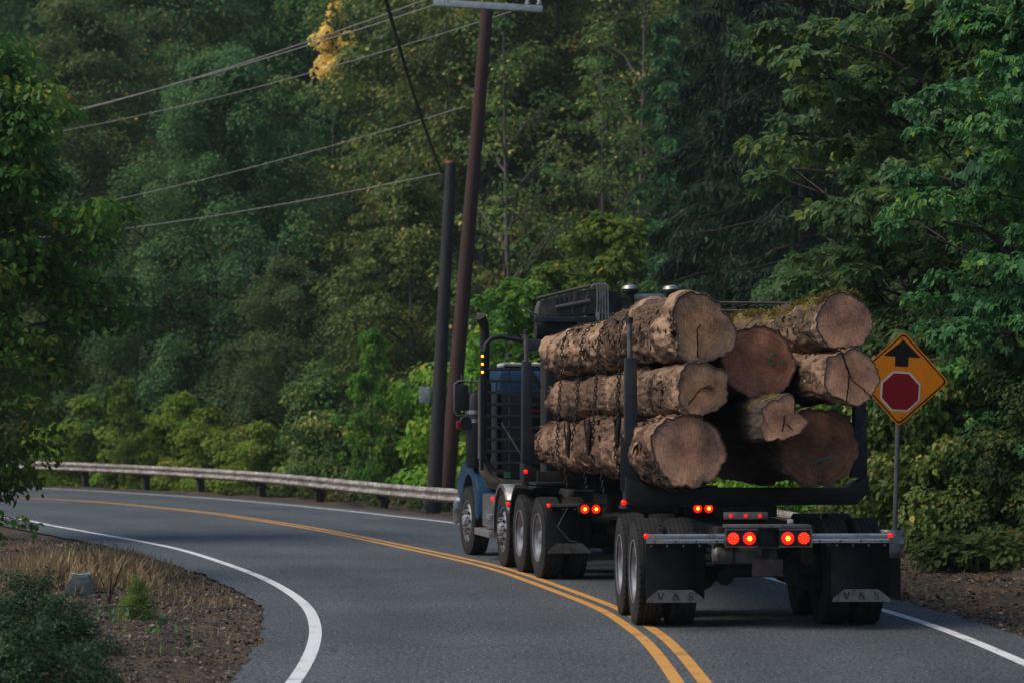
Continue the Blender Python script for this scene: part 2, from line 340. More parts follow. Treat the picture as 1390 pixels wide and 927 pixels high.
def spaced(lo, a, b, hi, fine, coarse):
    v = list(np.arange(a, b, fine)); s = fine; x = b
    while x < hi: v.append(x); s = min(s * 1.12, coarse); x += s
    v.append(hi); s = fine; x = a - fine
    while x > lo: v.insert(0, x); s = min(s * 1.12, coarse); x -= s
    v.insert(0, lo); return np.array(v)
gx = spaced(-500, -13, 11, 500, .22, 25); gy = spaced(-120, 15, 62, 900, .25, 25)
GX, GY = np.meshgrid(gx, gy); P = np.c_[GX.ravel(), GY.ravel()]
nearR = (np.abs(P[:, 0]) < 120) & (P[:, 1] < 220) & (P[:, 1] > -60)
Dd = np.full(len(P), 60.0); Dd[nearR] = road_dist(P[nearR])
Z = ground_h(P, Dd)
nxg, nyg = len(gx), len(gy); I = (np.arange(nyg - 1)[:, None] * nxg + np.arange(nxg - 1)[None]).ravel()
def ground_mat():
    m, nt, p = nodes('roadside_ground'); co = coord(nt)
    a = nz(nt, co, 1.1, 6, .7); b = nz(nt, co, 22, 5, .8); c = nz(nt, co, .28, 4)
    r = ramp(nt, b, [(.3, (.020, .017, .015)), (.5, (.065, .054, .046)), (.66, (.15, .125, .105)), (.8, (.28, .25, .21))])
    r2 = ramp(nt, b, [(.3, (.05, .032, .018)), (.55, (.15, .10, .055)), (.75, (.26, .19, .11))])
    f = ramp(nt, a, [(.50, (0, 0, 0)), (.62, (1, 1, 1))])
    cc = mixc(nt, f.outputs[0], r.outputs[0], r2.outputs[0]); nt.links.new(cc, p.inputs['Base Color'])
    p.inputs['Roughness'].default_value = .95; p.inputs['Specular IOR Level'].default_value = .2; bump(nt, p, b, .8, .03); return m
M['ground'] = ground_mat()
g = link('ground', np_mesh('ground', np.c_[P, Z], np.stack([I, I + 1, I + nxg + 1, I + nxg], 1), M['ground'], smooth=True)); g['kind'] = 'structure'
def gz(x, y): return float(ground_h(np.array([[x, y]]))[0])

# ------------------------------------------------------------------ foliage machinery
RH = (np.array([(0, 0, 0), (-.30, .45, .06), (0, 1, -.08), (.30, .45, .06)]), np.array([[0, 1, 2, 3]]))
SLIM = (np.array([(0, 0, 0), (-.13, .45, .03), (0, 1, -.10), (.13, .45, .03)]), np.array([[0, 1, 2, 3]]))
MAPLE = (np.array([(0, 0, 0), (-.42, .10, -.04), (-.55, .58, -.10), (-.2, .60, .05), (0, 1.05, -.12), (.2, .60, .05), (.55, .58, -.10), (.42, .10, -.04)]), np.array([[0, 1, 2, 3], [0, 3, 4, 5], [0, 5, 6, 7]]))
OVAL = (np.array([(0, 0, 0), (-.34, .28, .05), (-.30, .68, .03), (0, 1, -.12), (.30, .68, .03), (.34, .28, .05)]), np.array([[0, 1, 2, 3], [0, 3, 4, 5]]))
def unit(v): return v / np.maximum(np.linalg.norm(v, axis=-1, keepdims=True), 1e-9)
def leaf_geo(Pp, Nn, A, size, tmpl):
    Nn = unit(Nn); A = unit(A - Nn * (A * Nn).sum(1, keepdims=True)); B = np.cross(Nn, A); T, Fq = tmpl
    V = Pp[:, None] + size[:, None, None] * (T[None, :, 0, None] * B[:, None] + T[None, :, 1, None] * A[:, None] + T[None, :, 2, None] * Nn[:, None])
    n, m = len(Pp), len(T); Fc = (np.arange(n)[:, None, None] * m + Fq[None]).reshape(-1, 4)
    return V.reshape(-1, 3), Fc
def clump_leaves(rg, C, rad, per, size, droop=.2, flat=.55, axis=None, jitter=.45, fill=.25, tintspread=.28):
    """C clump centres (k,3); leaves on the shells of flattened ellipsoids"""
    k = len(C); n = k * per; ci = np.repeat(np.arange(k), per)
    d = unit(rg.normal(size=(n, 3))); d[:, 2] = np.where(rg.random(n) < .7, np.abs(d[:, 2]), d[:, 2])
    rr = np.where(rg.random(n) < fill, rg.random(n) ** .5 * .8, .75 + .35 * rg.random(n))
    rd = np.asarray(rad) if np.ndim(rad) else np.full(k, rad)
    Pp = C[ci] + d * rr[:, None] * rd[ci][:, None] * np.array([1, 1, flat])
    out = C[ci].copy()
    out[:, 2] = 0; out = unit(out)
    Nn = unit(d * .7 + out * .2 + np.array([0, 0, .55]) + rg.normal(size=(n, 3)) * jitter)
    A = unit(d * np.array([1, 1, .2]) + out * .5 + rg.normal(size=(n, 3)) * .5 + np.array([0, 0, -droop * 2]))
    sz = size * (.65 + .7 * rg.random(n))
    ct = rg.normal(size=k) * tintspread * .5
    t = np.clip(.45 + ct[ci] + rg.normal(size=n) * tintspread * .6, 0, .96); t[rg.random(n) < .012] = 1
    return Pp, Nn, A, sz, t
def broad_tree(seed, H, zb, Rr, nb=34, cpb=5, crad=.9, per=110, size=.2, tmpl=RH, droop=.2, shape=.45, flat=.55, trunk=.2, lean=0, limb_r=.05, narrow=0):
    rg = np.random.default_rng(seed); mb = MB(); cs = []
    bend = rg.normal(size=2) * H * .02
    def axis(z): t = z / H; return np.array([bend[0] * math.sin(t * 3) + lean * t, bend[1] * math.sin(t * 2.4), z])
    mb.tube([axis(z) for z in np.linspace(0, H * .93, 9)], [trunk * (1 - .88 * t) + .012 for t in np.linspace(0, 1, 9)], 8)
    for i in range(nb):
        t = (i + rg.random()) / nb; prof = (math.sin(math.pi * min(1, .12 + .88 * t) ** .8) ** .6) if not narrow else (1 - t) ** .7
        prof = max(prof, .22); zz = zb + (H - zb) * t; az = i * 2.399 + rg.normal() * .5
        L = Rr * prof * (.62 + .45 * rg.random()); z0 = max(zb * .4, zz - L * shape)
        a0 = axis(z0); e = axis(zz) + np.array([math.cos(az) * L, math.sin(az) * L, rg.normal() * .3])
        pts = [a0 + (e - a0) * s + np.array([0, 0, math.sin(s * math.pi) * L * .12]) + rg.normal(size=3) * L * .025 for s in np.linspace(0, 1, 6)]
        mb.tube(pts, [limb_r * (1 - .8 * s) * (L / Rr + .3) for s in np.linspace(0, 1, 6)], 5, False)
        for j in range(cpb):
            s = .38 + .66 * (j + rg.random()) / cpb; q = a0 + (e - a0) * min(s, 1.05) + np.array([0, 0, math.sin(min(s, 1) * math.pi) * L * .12])
            off = rg.normal(size=3) * L * .17; off[2] *= .6; cs.append(q + off)
            mb.tube([a0 + (e - a0) * min(s, 1) * .8, q + off * .7], [limb_r * .35, limb_r * .12], 4, False)
    C = np.array(cs); rad = crad * (.6 + .7 * rg.random(len(C)))
    Pp, Nn, A, sz, t = clump_leaves(rg, C, rad, per, size, droop, flat)
    V, Fc = leaf_geo(Pp, Nn, A, sz, tmpl)
    return mb, (V, Fc, np.repeat(t, len(tmpl[1])))
def conifer(seed, H, zb, Rr, nb=70, per=150, size=.34, hang=1.0, trunk=.22):
    rg = np.random.default_rng(seed); mb = MB(); Ps, Ns, As, Ss, Ts = [], [], [], [], []
    mb.tube([(0, 0, z) for z in np.linspace(0, H, 8)], [trunk * (1 - .93 * t) for t in np.linspace(0, 1, 8)], 8)
    for i in range(nb):
        t = (i + rg.random()) / nb; zz = zb + (H - zb) * t; az = i * 2.399 + rg.normal() * .3
        L = Rr * (1 - t) ** .75 * (.7 + .4 * rg.random()) + .25; dr = .35 + .3 * rg.random()
        dirv = np.array([math.cos(az), math.sin(az), 0]); side = np.array([-dirv[1], dirv[0], 0])
        def bp(s): return np.array([0, 0, zz]) + dirv * L * s[..., None] + np.array([0, 0, 1]) * (L * (.18 * s - dr * s ** 2 + .15 * s ** 5))[..., None]
        mb.tube(list(bp(np.linspace(0, 1, 6))), [.04 * (1 - .8 * s) + .006 for s in np.linspace(0, 1, 6)], 5, False)
        n = int(per * (L / Rr + .25)); s = .12 + .88 * rg.random(n) ** .8; lat = rg.normal(size=n) * L * .16 * (1.15 - s)
        p = bp(s) + side * lat[:, None]; p[:, 2] -= np.abs(rg.normal(size=n)) * .22 * hang + np.abs(lat) * .35
        Ps.append(p); Ns.append(unit(np.array([0, 0, .7]) + dirv * .8 + rg.normal(size=(n, 3)) * .45))
        As.append(dirv * .5 + side * np.sign(lat)[:, None] * .5 + rg.normal(size=(n, 3)) * .35 + np.array([0, 0, -.9 * hang]))
        Ss.append(size * (.6 + .8 * rg.random(n))); Ts.append(np.clip(.4 + rg.normal() * .12 + rg.normal(size=n) * .2, 0, 1))
    V, Fc = leaf_geo(np.concatenate(Ps), np.concatenate(Ns), np.concatenate(As), np.concatenate(Ss), SLIM)
    return mb, (V, Fc, np.concatenate(Ts))
class Species:
    def __init__(s, base, data, mat, bark='bark_tree', H=10, leafname='crown', stemname='trunk'):
        mb, (V, Fc, t) = data; s.base = base; s.H = H; s.leafname = leafname; s.stemname = stemname
        s.tr = mb.mesh(base + '_' + stemname, M[bark]); s.cr = np_mesh(base + '_' + leafname, V, Fc, mat, t); s.raw = (V, Fc, t)
    def place(s, x, y, H, label, cat, group=None, wr=1.0, rz=None, sink=.05, mat=None):
        k = H / s.H; o = empty(s.base, (x, y, gz(x, y) - sink), rz if rz is not None else (x * 7.3 + y * 3.1) % 6.28, label, cat, group)
        o.scale = (k * wr, k * wr, k); a = link(s.stemname, s.tr, o); b = link(s.leafname, s.cr, o); b['kind'] = 'stuff'
        if mat: b.material_slots[0].link = 'OBJECT'; b.material_slots[0].material = mat
        return o
SP = {}
SP['feather'] = Species('bushy_tree', broad_tree(11, 16, 1.2, 5.0, 64, 7, .62, 210, .14, RH, .1, .65, 1.15), F['feather'], H=16)
SP['feather2'] = Species('bushy_tree', broad_tree(12, 10, .6, 3.6, 46, 7, .55, 200, .125, RH, .1, .6, 1.1), F['feather'], H=10)
SP['olive'] = Species('cottonwood_tree', broad_tree(21, 18, 2, 4.4, 52, 6, .75, 120, .17, OVAL, .3, .5, .7, .17, 0, .06), F['olive'], 'bark_pale', H=18)
SP['olive2'] = Species('alder_tree', broad_tree(22, 14, 1, 3.8, 46, 6, .7, 120, .16, OVAL, .3, .45, .7, .15), F['olive'], 'bark_pale', H=14)
SP['sparse'] = Species('thin_tree', broad_tree(23, 17, 4, 3.0, 30, 4, .5, 34, .15, OVAL, .3, .9, .8, .13, .8, .05), F['olive'], 'bark_pale', H=17)
SP['broad'] = Species('broadleaf_tree', broad_tree(31, 20, 2, 5.2, 54, 6, .95, 140, .2, RH, .2, .4, .6), F['broad'], H=20)
SP['bright'] = Species('young_maple', broad_tree(41, 7, .5, 2.0, 26, 5, .46, 52, .17, MAPLE, .45, .5, .7, .07, 0, .025), F['bright'], H=7)
SP['conifer'] = Species('conifer_tree', conifer(51, 24, 1, 4.6, 90, 420, .34, 1.2), F['conifer'], H=24)
SP['lightcon'] = Species('conifer_tree', conifer(52, 16, 1, 2.6, 70, 300, .28, .7, .15), F['lightcon'], H=16)
SP['shrub'] = Species('shrub', broad_tree(61, 3, .1, 1.7, 26, 5, .42, 95, .12, OVAL, .25, .3, .7, .04, 0, .015), F['shrub'], H=3, leafname='foliage', stemname='stem')
SP['shrub2'] = Species('shrub', broad_tree(62, 3, .05, 1.5, 26, 5, .40, 120, .10, OVAL, .25, .3, .8, .04, 0, .015), F['olive'], H=3, leafname='foliage', stemname='stem')
SP['nearash'] = Species('ash_tree', broad_tree(71, 9, 3.0, 2.7, 46, 6, .48, 80, .16, OVAL, .95, .3, .75, .12, 0, .035), F['nearleft'], H=9)
SP['nearround'] = Species('hazel_tree', broad_tree(72, 5.2, .7, 2.1, 44, 6, .34, 62, .105, OVAL, .4, .35, .6, .08, 0, .025), F['nearleft'], H=5.2)
SP['maple'] = Species('bigleaf_maple', broad_tree(81, 13, 1.2, 5.2, 74, 7, .62, 72, .21, MAPLE, .45, .45, .42, .22, 0, .07), F['maple'], H=13)
SP['bramble'] = Species('bramble_bush', broad_tree(91, .9, .02, .9, 30, 5, .20, 46, .060, RH, .4, .3, .9, .012, 0, .008), F['bramble'], 'stem', H=.9, leafname='foliage', stemname='stem')
# ---- plants: (species, photo column for the survey, distance, height, width factor, label, category, group)
PL = [
 ('feather', 300, 92, 17.5, 1.0, 'tall rounded blue-green tree left of the poles, behind the guardrail', 'tree', None),
 ('feather2', 392, 84, 8.6, .95, 'lower blue-green tree with a full crown just left of the dark gap', 'tree', None),
 ('feather2', 205, 92, 10.2, .9, 'lower blue-green tree behind the bright sapling, at the left', 'tree', None),
 ('broad', 110, 102, 20.5, 1.0, 'tall mid-green tree filling the top left corner', 'tree', None),
 ('broad', 215, 112, 24, 1.0, 'tall tree behind the rounded blue-green tree, reaching the top edge', 'tree', None),
 ('broad', 0, 96, 18.5, .95, 'tall green tree behind the ash tree at the left edge', 'tree', None),
 ('broad', 385, 114, 24, .9, 'tall green tree left of the sunlit-gold treetop', 'tree', None),
 ('olive', 555, 98, 21, .95, 'olive small-leaved tree behind the wires, left of the two poles', 'tree', None),
 ('olive2', 560, 80, 11.3, .95, 'olive tree with glinting leaves left of the short dark pole', 'tree', None),
 ('olive', 665, 92, 20.5, .95, 'olive tree with a pale trunk just right of the tall pole', 'tree', None),
 ('olive', 770, 95, 21.5, 1.0, 'yellowish olive tree above the truck loader', 'tree', None),
 ('olive', 860, 102, 23, .95, 'olive tree left of the pale conifer, reaching the top edge', 'tree', None),
 ('sparse', 700, 74, 16.5, 1.0, 'thin pale-trunked tree with few leaves right of the tall pole', 'tree', None),
 ('sparse', 815, 76, 15.5, 1.0, 'thin crooked pale tree with bare limbs above the loader', 'tree', None),
 ('sparse', 850, 84, 20, .9, 'tall thin tree with a bare forked trunk left of the pale conifer', 'tree', None),
 ('lightcon', 905, 82, 16.5, 1.0, 'pale green conifer between the olive trees and the dark conifers', 'tree', None),
 ('conifer', 985, 68, 21, .72, 'dark drooping conifer above the left-hand top logs', 'tree', None),
 ('conifer', 1090, 62, 22, .85, 'dark tall conifer above the mossy top log', 'tree', None),
 ('conifer', 1210, 70, 24, .8, 'dark conifer half hidden behind the big maple', 'tree', None),
 ('feather2', 1085, 50, 6.2, .85, 'blue-green bushy tree between the mossy log and the dark conifers', 'tree', None),
 ('feather2', 1210, 46, 6.5, .8, 'blue-green bushy tree directly behind the yellow sign', 'tree', None),
 ('bright', 700, 66, 7.4, .9, 'bright young maple behind the tall pole and exhaust stack', 'tree', None),
 ('bright', 760, 68, 8.0, 1.0, 'bright young maple behind the folded loader', 'tree', None),
 ('bright', 825, 70, 9.6, .8, 'tallest bright young maple right of the loader', 'tree', None),
 ('bright', 895, 62, 6.6, 1.0, 'bright young maple behind the left-hand top log', 'tree', None),
 ('maple', 1375, 41, 11.8, .95, 'big maple overhanging the road above the yellow sign', 'tree', None),
 ('maple', 1475, 34, 8.8, .8, 'nearer maple with brighter leaves at the right edge', 'tree', None),
 ('nearash', -30, 42, 8.4, .92, 'drooping ash tree with a pointed crown at the left edge', 'tree', None),
 ('nearround', -118, 31, 4.9, .90, 'round-leaved small tree below the ash tree at the left edge', 'tree', None),
 ('shrub', 60, 94, 3.9, 1.0, 'olive-green shrub behind the guardrail beside the left-hand trees', 'shrub', None),
 ('bright', 168, 84, 4.7, .6, 'thin yellow-green sapling behind the guardrail at left', 'tree', None),
 ('shrub', 120, 90, 4.0, 1.0, 'dull green shrub between the left-hand trees and the thin sapling', 'shrub', None),
 ('shrub', 235, 86, 4.0, 1.0, 'dull green shrub just right of the thin sapling', 'shrub', None),
 ('shrub', 290, 82, 3.5, 1.0, 'bright shrub in front of the rounded blue-green tree', 'shrub', None),
 ('shrub', 355, 78, 2.9, 1.0, 'low bright green shrub at the foot of the blue-green trees', 'shrub', None),
 ('shrub2', 440, 70, 3.6, .9, 'olive shrub in front of the dark gap', 'shrub', None),
 ('bright', 505, 64, 4.8, .5, 'thin bright sapling left of the meter box', 'tree', None),
 ('shrub2', 545, 66, 3.4, .9, 'olive shrub left of the feet of the poles', 'shrub', None),
 ('shrub', 640, 64, 4.9, .8, 'bright shrub seen between the poles and the truck mirror', 'shrub', None),
 ('shrub', 720, 62, 4.2, .9, 'green shrub behind the truck cab', 'shrub', None),
 ('shrub', 1215, 36, 2.3, .8, 'leafy shrub right behind the sign post', 'shrub', None),
 ('shrub', 1300, 34.5, 2.6, .9, 'leafy shrub right of the sign post', 'shrub', None),
 ('shrub2', 1390, 33, 2.3, .9, 'dull leafy shrub at the right edge under the maple', 'shrub', None),
 ('shrub2', 1265, 39, 3.4, .9, 'tall dull shrub behind the leafy shrub by the sign', 'shrub', None),
 ('shrub2', 1370, 38, 4.0, .9, 'tall dull shrub under the overhanging maple', 'shrub', None),
 ('shrub', 1130, 44, 2.8, .9, 'green shrub glimpsed under the right-hand logs', 'shrub', None),
 ('shrub', 1030, 48, 2.8, .9, 'green shrub glimpsed between the two bottom logs', 'shrub', None),
 ('bramble', 0, 19.2, .46, 1.4, 'dark green bramble bush in the bottom left corner', 'bush', None),
 ('bramble', 85, 20.2, .40, 1.3, 'bramble bush right of the corner bramble', 'bush', None),
 ('bramble', -60, 23, .45, 1.0, 'taller bramble bush at the left edge behind the corner bramble', 'bush', None),
 ('bramble', 30, 17.2, .42, 1.2, 'low bramble bush at the very bottom left of the verge', 'bush', None),
 ('bramble', 130, 17.6, .30, 1.1, 'flattest bramble bush, on the gravel at the bottom edge', 'bush', None),
 ('bramble', 35, 21.4, .44, 1.3, 'rounded bramble bush beside the foot of the arching cane', 'bush', None),
 ('bramble', 187, 24.6, .33, .78, 'small round green bush on the gravel verge', 'bush', None),
]
for sp, px, D, H, wr, lab, cat, grp in PL:
    p = at(px, D)
    SP[sp].place(p.x, p.y, H, lab, cat, grp, wr, mat=(F['bright'] if 'small round' in lab else F['olive'] if sp == 'shrub' and px > 1180 else F['dullcover'] if sp == 'shrub2' and px > 1180 else None))
SP['sunlit_gold'] = Species('sunlit_autumn_tree', broad_tree(25, 18.9, 16.2, .80, 24, 5, .26, 30, .15, OVAL, .3, .3, 1.1, .12), F['sunlit_gold'], H=19.3)  # treetop standing in for the sunlit glow through the gap
p = at(452, 100); SP['sunlit_gold'].place(p.x, p.y, 19.6 - gz(p.x, p.y), 'small autumn treetop, sunlit glow put into its golden leaf colour, in the gap at the top', 'tree', None, 1.0)

# ---- the wood further back, which reads as one mass
def wood():
    rg = np.random.default_rng(5); protos = []
    for k in range(3):
        mb, (V, Fc, t) = broad_tree(200 + k, 20, 1, 5, 34, 5, 1.3, 46, .42, RH, .2, .4, .65); protos.append((V, Fc, t))
    Vs, Fs, Ts, b = [], [], [], 0; pts = []
    for D in (120, 128, 138, 150, 165, 182):
        for px in np.arange(-500, 1950, 3280 * 6.2 / D):
            q = at(px + rg.normal() * 40, D + rg.normal() * 2.5); pts.append((q.x, q.y))
    for D, x0 in ((60, -46), (78, -50), (10, 20), (22, 20), (34, 22), (50, 26), (68, 34), (-16, -14), (-18, -4)):
        pts.append((x0, D))
    G = np.array(pts); zg = ground_h(G)
    for i, (x, y) in enumerate(pts):
        V, Fc, t = protos[i % 3]; s = rg.uniform(.95, 1.3); a = rg.uniform(0, 6.28); c, n = math.cos(a), math.sin(a)
        W = V * s; W = np.c_[W[:, 0] * c - W[:, 1] * n + x, W[:, 0] * n + W[:, 1] * c + y, W[:, 2] + zg[i] - .1]
        Vs.append(W); Fs.append(Fc + b); b += len(V); Ts.append(np.clip(t + rg.normal() * .12, 0, .97))
    o = link('distant_wood', np_mesh('distant_wood', np.concatenate(Vs), np.concatenate(Fs), F['broad'], np.concatenate(Ts)))
    tag(o, 'dense wood of green trees rising up the hillside behind everything', 'wood', None, 'stuff')
wood()

# ------------------------------------------------------------------ verge details: grass, litter, pebbles
def scatter(n, x0, x1, y0, y1, cond, seed):
    rg = np.random.default_rng(seed); Q = np.c_[rg.uniform(x0, x1, n), rg.uniform(y0, y1, n)]; d = road_dist(Q)
    Q = Q[cond(Q, d)]; return Q, ground_h(Q), rg
def near_edge(Q):
    A, B = edge_in[::5], edge_out[::5]; r = np.random.default_rng(1).random(len(Q)); out = np.zeros(len(Q), bool)
    for k in range(0, len(Q), 10000):
        q = Q[k:k + 10000]; m = np.minimum(np.linalg.norm(q[:, None] - A[None], axis=2).min(1), np.linalg.norm(q[:, None] - B[None], axis=2).min(1)); out[k:k + 10000] = r[k:k + 10000] < np.exp(-m / .10)
    return out
def verge():
    Q, z, rg = scatter(46000, -9, -1.2, 18, 42, lambda Q, d: (d < -.02) & (d > -6), 3)
    n = len(Q); Pp = np.c_[Q, z + .012]
    V, Fc = leaf_geo(Pp, unit(np.array([0, 0, 1.]) + rg.normal(size=(n, 3)) * .5), rg.normal(size=(n, 3)), .02 + .05 * rg.random(n) ** 2, RH)
    Q2, z2, rg = scatter(16000, 3.8, 9, 18, 42, lambda Q, d: (d > .1) & (d < 4), 4); n2 = len(Q2)
    V2, F2 = leaf_geo(np.c_[Q2, z2 + .015], unit(np.array([0, 0, 1.]) + rg.normal(size=(n2, 3)) * .5), rg.normal(size=(n2, 3)), .03 + .06 * rg.random(n2) ** 2, RH)
    o = link('leaf_litter', np_mesh('leaf_litter', np.concatenate([V, V2]), np.concatenate([Fc, F2 + len(V)]), F['litter'], rg.random(n + n2)))
    tag(o, 'brown fallen leaves and wood chips strewn over both gravel verges', 'leaf litter', None, 'stuff')
    # pebbles
    Q, z, rg = scatter(45000, -9, 9, 17, 44, lambda Q, d: (np.abs(d) < 3.2) & ((np.abs(d) > 0) | near_edge(Q)), 6); n = len(Q)
    base = np.array([(1, 0, 0), (-1, 0, 0), (0, 1, 0), (0, -1, 0), (0, 0, 1), (0, 0, -.5)], float) * [1, .8, .6]
    tr = np.array([(0, 2, 4), (2, 1, 4), (1, 3, 4), (3, 0, 4), (2, 0, 5), (1, 2, 5), (3, 1, 5), (0, 3, 5)])
    s = (.006 + .022 * rg.random(n) ** 3)[:, None, None]; a = rg.uniform(0, 6.28, n)
    B = base[None] * s * (.7 + .6 * rg.random((n, 6, 1))); c, sn = np.cos(a)[:, None], np.sin(a)[:, None]
    V = np.stack([B[..., 0] * c - B[..., 1] * sn, B[..., 0] * sn + B[..., 1] * c, B[..., 2]], 2) + np.c_[Q, z][:, None]
    o = link('gravel', np_mesh('gravel', V.reshape(-1, 3), (np.arange(n)[:, None, None] * 6 + tr[None]).reshape(-1, 3), M['stone']))
    tag(o, 'grey-brown loose gravel along both edges of the asphalt', 'gravel', None, 'stuff')
    # dry grass
    Q, z, rg = scatter(330000, -8, -2.4, 22, 38, lambda Q, d: (d < -.35) & (d > -5.0), 8)
    nn = np.array([noise.noise(Vector((a * 1.3, b * .8, 9))) + .5 * noise.noise(Vector((a * 4, b * 2.5, 2))) for a, b in Q])
    dens = np.exp(-(((Q[:, 0] + 5.35) / 1.0) ** 2 + ((Q[:, 1] - 30.0) / 3.6) ** 2) * 1.3)
    mx_, my_ = at(111, 27.0)[:2]; clear = (np.abs(Q[:, 0] - mx_) < .34) & (Q[:, 1] < my_ + .3) & (Q[:, 1] > my_ - 2.6)
    keep = (rg.random(len(Q)) < dens * np.where(clear, .12, 1) * .6 * np.clip(.5 + nn * 2.2, 0, 1)) | ((rg.random(len(Q)) < .03) & (nn > .25)); Q, z, dens = Q[keep], z[keep], dens[keep]
    n = len(Q); A = unit(np.array([0, 0, 1.]) + rg.normal(size=(n, 3)) * .55)
    V, Fc = leaf_geo(np.c_[Q, z - .02], unit(rg.normal(size=(n, 3)) * [1, 1, .1]), A, (.12 + .40 * rg.random(n)) * (.35 + .65 * dens), (np.array([(-.009, 0, 0), (.009, 0, 0), (.006, .6, .04), (0, 1, .22)]), np.array([[0, 1, 2, 3]])))
    o = link('dry_grass', np_mesh('dry_grass', V, Fc, F['grass'], np.clip(rg.random(n) * .7 + .3 * dens, 0, 1))); tag(o, 'dry straw-coloured grass on the inside of the bend around the marker', 'grass', None, 'stuff')
    Q, z, rg = scatter(9000, -9, 9, 18, 60, lambda Q, d: (np.abs(d) > .4) & (np.abs(d) < 3.5), 9)
    nn = np.array([noise.noise(Vector((a * 1.1, b * .7, 19))) for a, b in Q]); k = nn > .22; Q, z = Q[k], z[k]; n = len(Q)
    V, Fc = leaf_geo(np.c_[Q, z - .01], unit(rg.normal(size=(n, 3)) * [1, 1, .1]), unit(np.array([0, 0, 1.]) + rg.normal(size=(n, 3)) * .4), .05 + .12 * rg.random(n), (np.array([(-.03, 0, 0), (.03, 0, 0), (.02, .6, .05), (0, 1, .2)]), np.array([[0, 1, 2, 3]])))
    o = link('green_grass', np_mesh('green_grass', V, Fc, F['shrub'], rg.random(n) * .8)); tag(o, 'sparse short green tufts scattered over the verges', 'grass', None, 'stuff')
verge()
# ground cover just beyond the guardrail
def cover():
    rg = np.random.default_rng(33); post = np.array([(-20, 90), (-17.5, 86.4), (-14.8, 83), (-12.2, 79.5), (-9.9, 75.2), (-7.4, 69.1), (-5.3, 64.6), (-3.3, 58.1), (-1.3, 53.5), (1.0, 46.5), (3.4, 40)]); L = catmull(post, 160); nn = -normals2(L)
    C = []
    for i in range(420):
        k = rg.integers(0, 160); o = 1.1 + 4 * rg.random() ** 1.5; q = L[k] + nn[k] * o; C.append((q[0], q[1], 0))
    for i in range(110):
        y = rg.uniform(31, 45); C.append((5.6 + rg.random() * 2, y, 0))
    C = np.array(C); C[:, 2] = ground_h(C[:, :2]) + .15; a = C.copy()
    Pp, Nn, A, sz, t = clump_leaves(rg, C, .38, 110, .12, .2, .8)
    V, Fc = leaf_geo(Pp, Nn, A, sz, OVAL)
    o = link('ground_cover', np_mesh('ground_cover', V, Fc, F['dullcover'], np.repeat(t, 2))); tag(o, 'low leafy undergrowth behind the guardrail and along the right verge', 'undergrowth', None, 'stuff')
cover()
# dark low marker with a pale top in the dry grass
p = at(111, 27.0); mk = empty('drain_marker', (p.x, p.y, gz(p.x, p.y) - .03), .15, 'small dark block with a pale top standing in the dry grass', 'marker')
MB().prism([(-.17, 0), (.17, 0), (.15, .17), (.09, .23), (-.09, .23), (-.16, .14)], -.10, .10).build('block', 'marker', mk, .012)
MB().box(-.11, -.045, -.07, .08, .232, .262).box(-.035, .035, -.06, .07, .232, .252).box(.045, .12, -.07, .08, .232, .262).build('pale_cap', 'meter', mk, .004)
# twigs of a bare plant, arching bramble cane with leaves one by one, overhanging branch
p = at(150, 26.5); rg = random.Random(4); mb = MB()
for i in range(9):
    a = rg.uniform(0, 6.28); h = rg.uniform(.3, .62); d = rg.uniform(.08, .3)
    mb.tube([(0, 0, 0), (d * .4 * math.cos(a), d * .4 * math.sin(a), h * .5), (d * math.cos(a), d * math.sin(a), h)], [.008, .005, .002], 5)
o = mb.build('bare_weed', 'stem', None, loc=(p.x, p.y, gz(p.x, p.y))); tag(o, 'bare dark weed stalks rising between the marker and the small round bush', 'weed')
leaf_me = np_mesh('leaf', OVAL[0] * [1.15, 1, 1.2], OVAL[1], F['bramble'], np.array([.85, .7]))
leaf_me2 = np_mesh('leaf_lower', OVAL[0] * [1.25, 1, 1.4], OVAL[1], F['nearleft'], np.array([.45, .25]))
def leafy(root, pts, n, size, me, seed, sub=.12, rad=.008, spread=.1):
    rg = random.Random(seed); C = catmull(pts, 40); m = MB().tube([tuple(c) for c in C], [rad * (1 - .75 * i / 39) for i in range(40)], 6)
    for k in range(n):
        i = int(4 + 35 * (k + rg.random()) / n) if n > 1 else 20; i = min(i, 39); c = Vector(C[i]); off = Vector((rg.gauss(0, spread), rg.gauss(0, spread), rg.gauss(-.02, spread * .7)))
        m.tube([c, c + off], [rad * .25, rad * .12], 4, False)
        l = link('leaf', me, root, c + off); l.rotation_euler = (rg.gauss(-.5, .5), rg.gauss(0, .5), rg.uniform(0, 6.28)); s = size * rg.uniform(.7, 1.25); l.scale = (s, s, s)
    st = m.build('cane', 'stem', root)
p0 = at(55, 20.8); br = empty('bramble_cane', (p0.x, p0.y, gz(p0.x, p0.y)), 0, 'long arching bramble cane reaching over the dry grass to the gravel', 'bramble')
leafy(br, [(0, 0, .02), (.28, .1, .30), (.6, .15, .40), (.88, .15, .36), (1.12, .1, .2), (1.3, .05, .05)], 60, .07, leaf_me, 3, spread=.06)
nb_ = empty('overhanging_branch', (-6.25, 27.2, -.12), 0, 'dark leafy branch reaching over the white line from the left edge', 'branch')
leafy(nb_, [(-.6, 0, 1.15), (-.25, 0, 1.25), (.1, 0, 1.2), (.5, 0, 1.08), (.95, 0, .98)], 70, .105, leaf_me2, 5, spread=.085, rad=.012)
leafy(nb_, [(-.6, 0, 1.05), (-.2, .1, 1.02), (.2, 0, .92), (.55, 0, .80)], 60, .10, leaf_me2, 6, spread=.08, rad=.010)
leafy(nb_, [(-.75, 0, .95), (-.3, .1, .85), (0, 0, .75), (.2, 0, .66)], 50, .10, leaf_me2, 7, spread=.09, rad=.010)

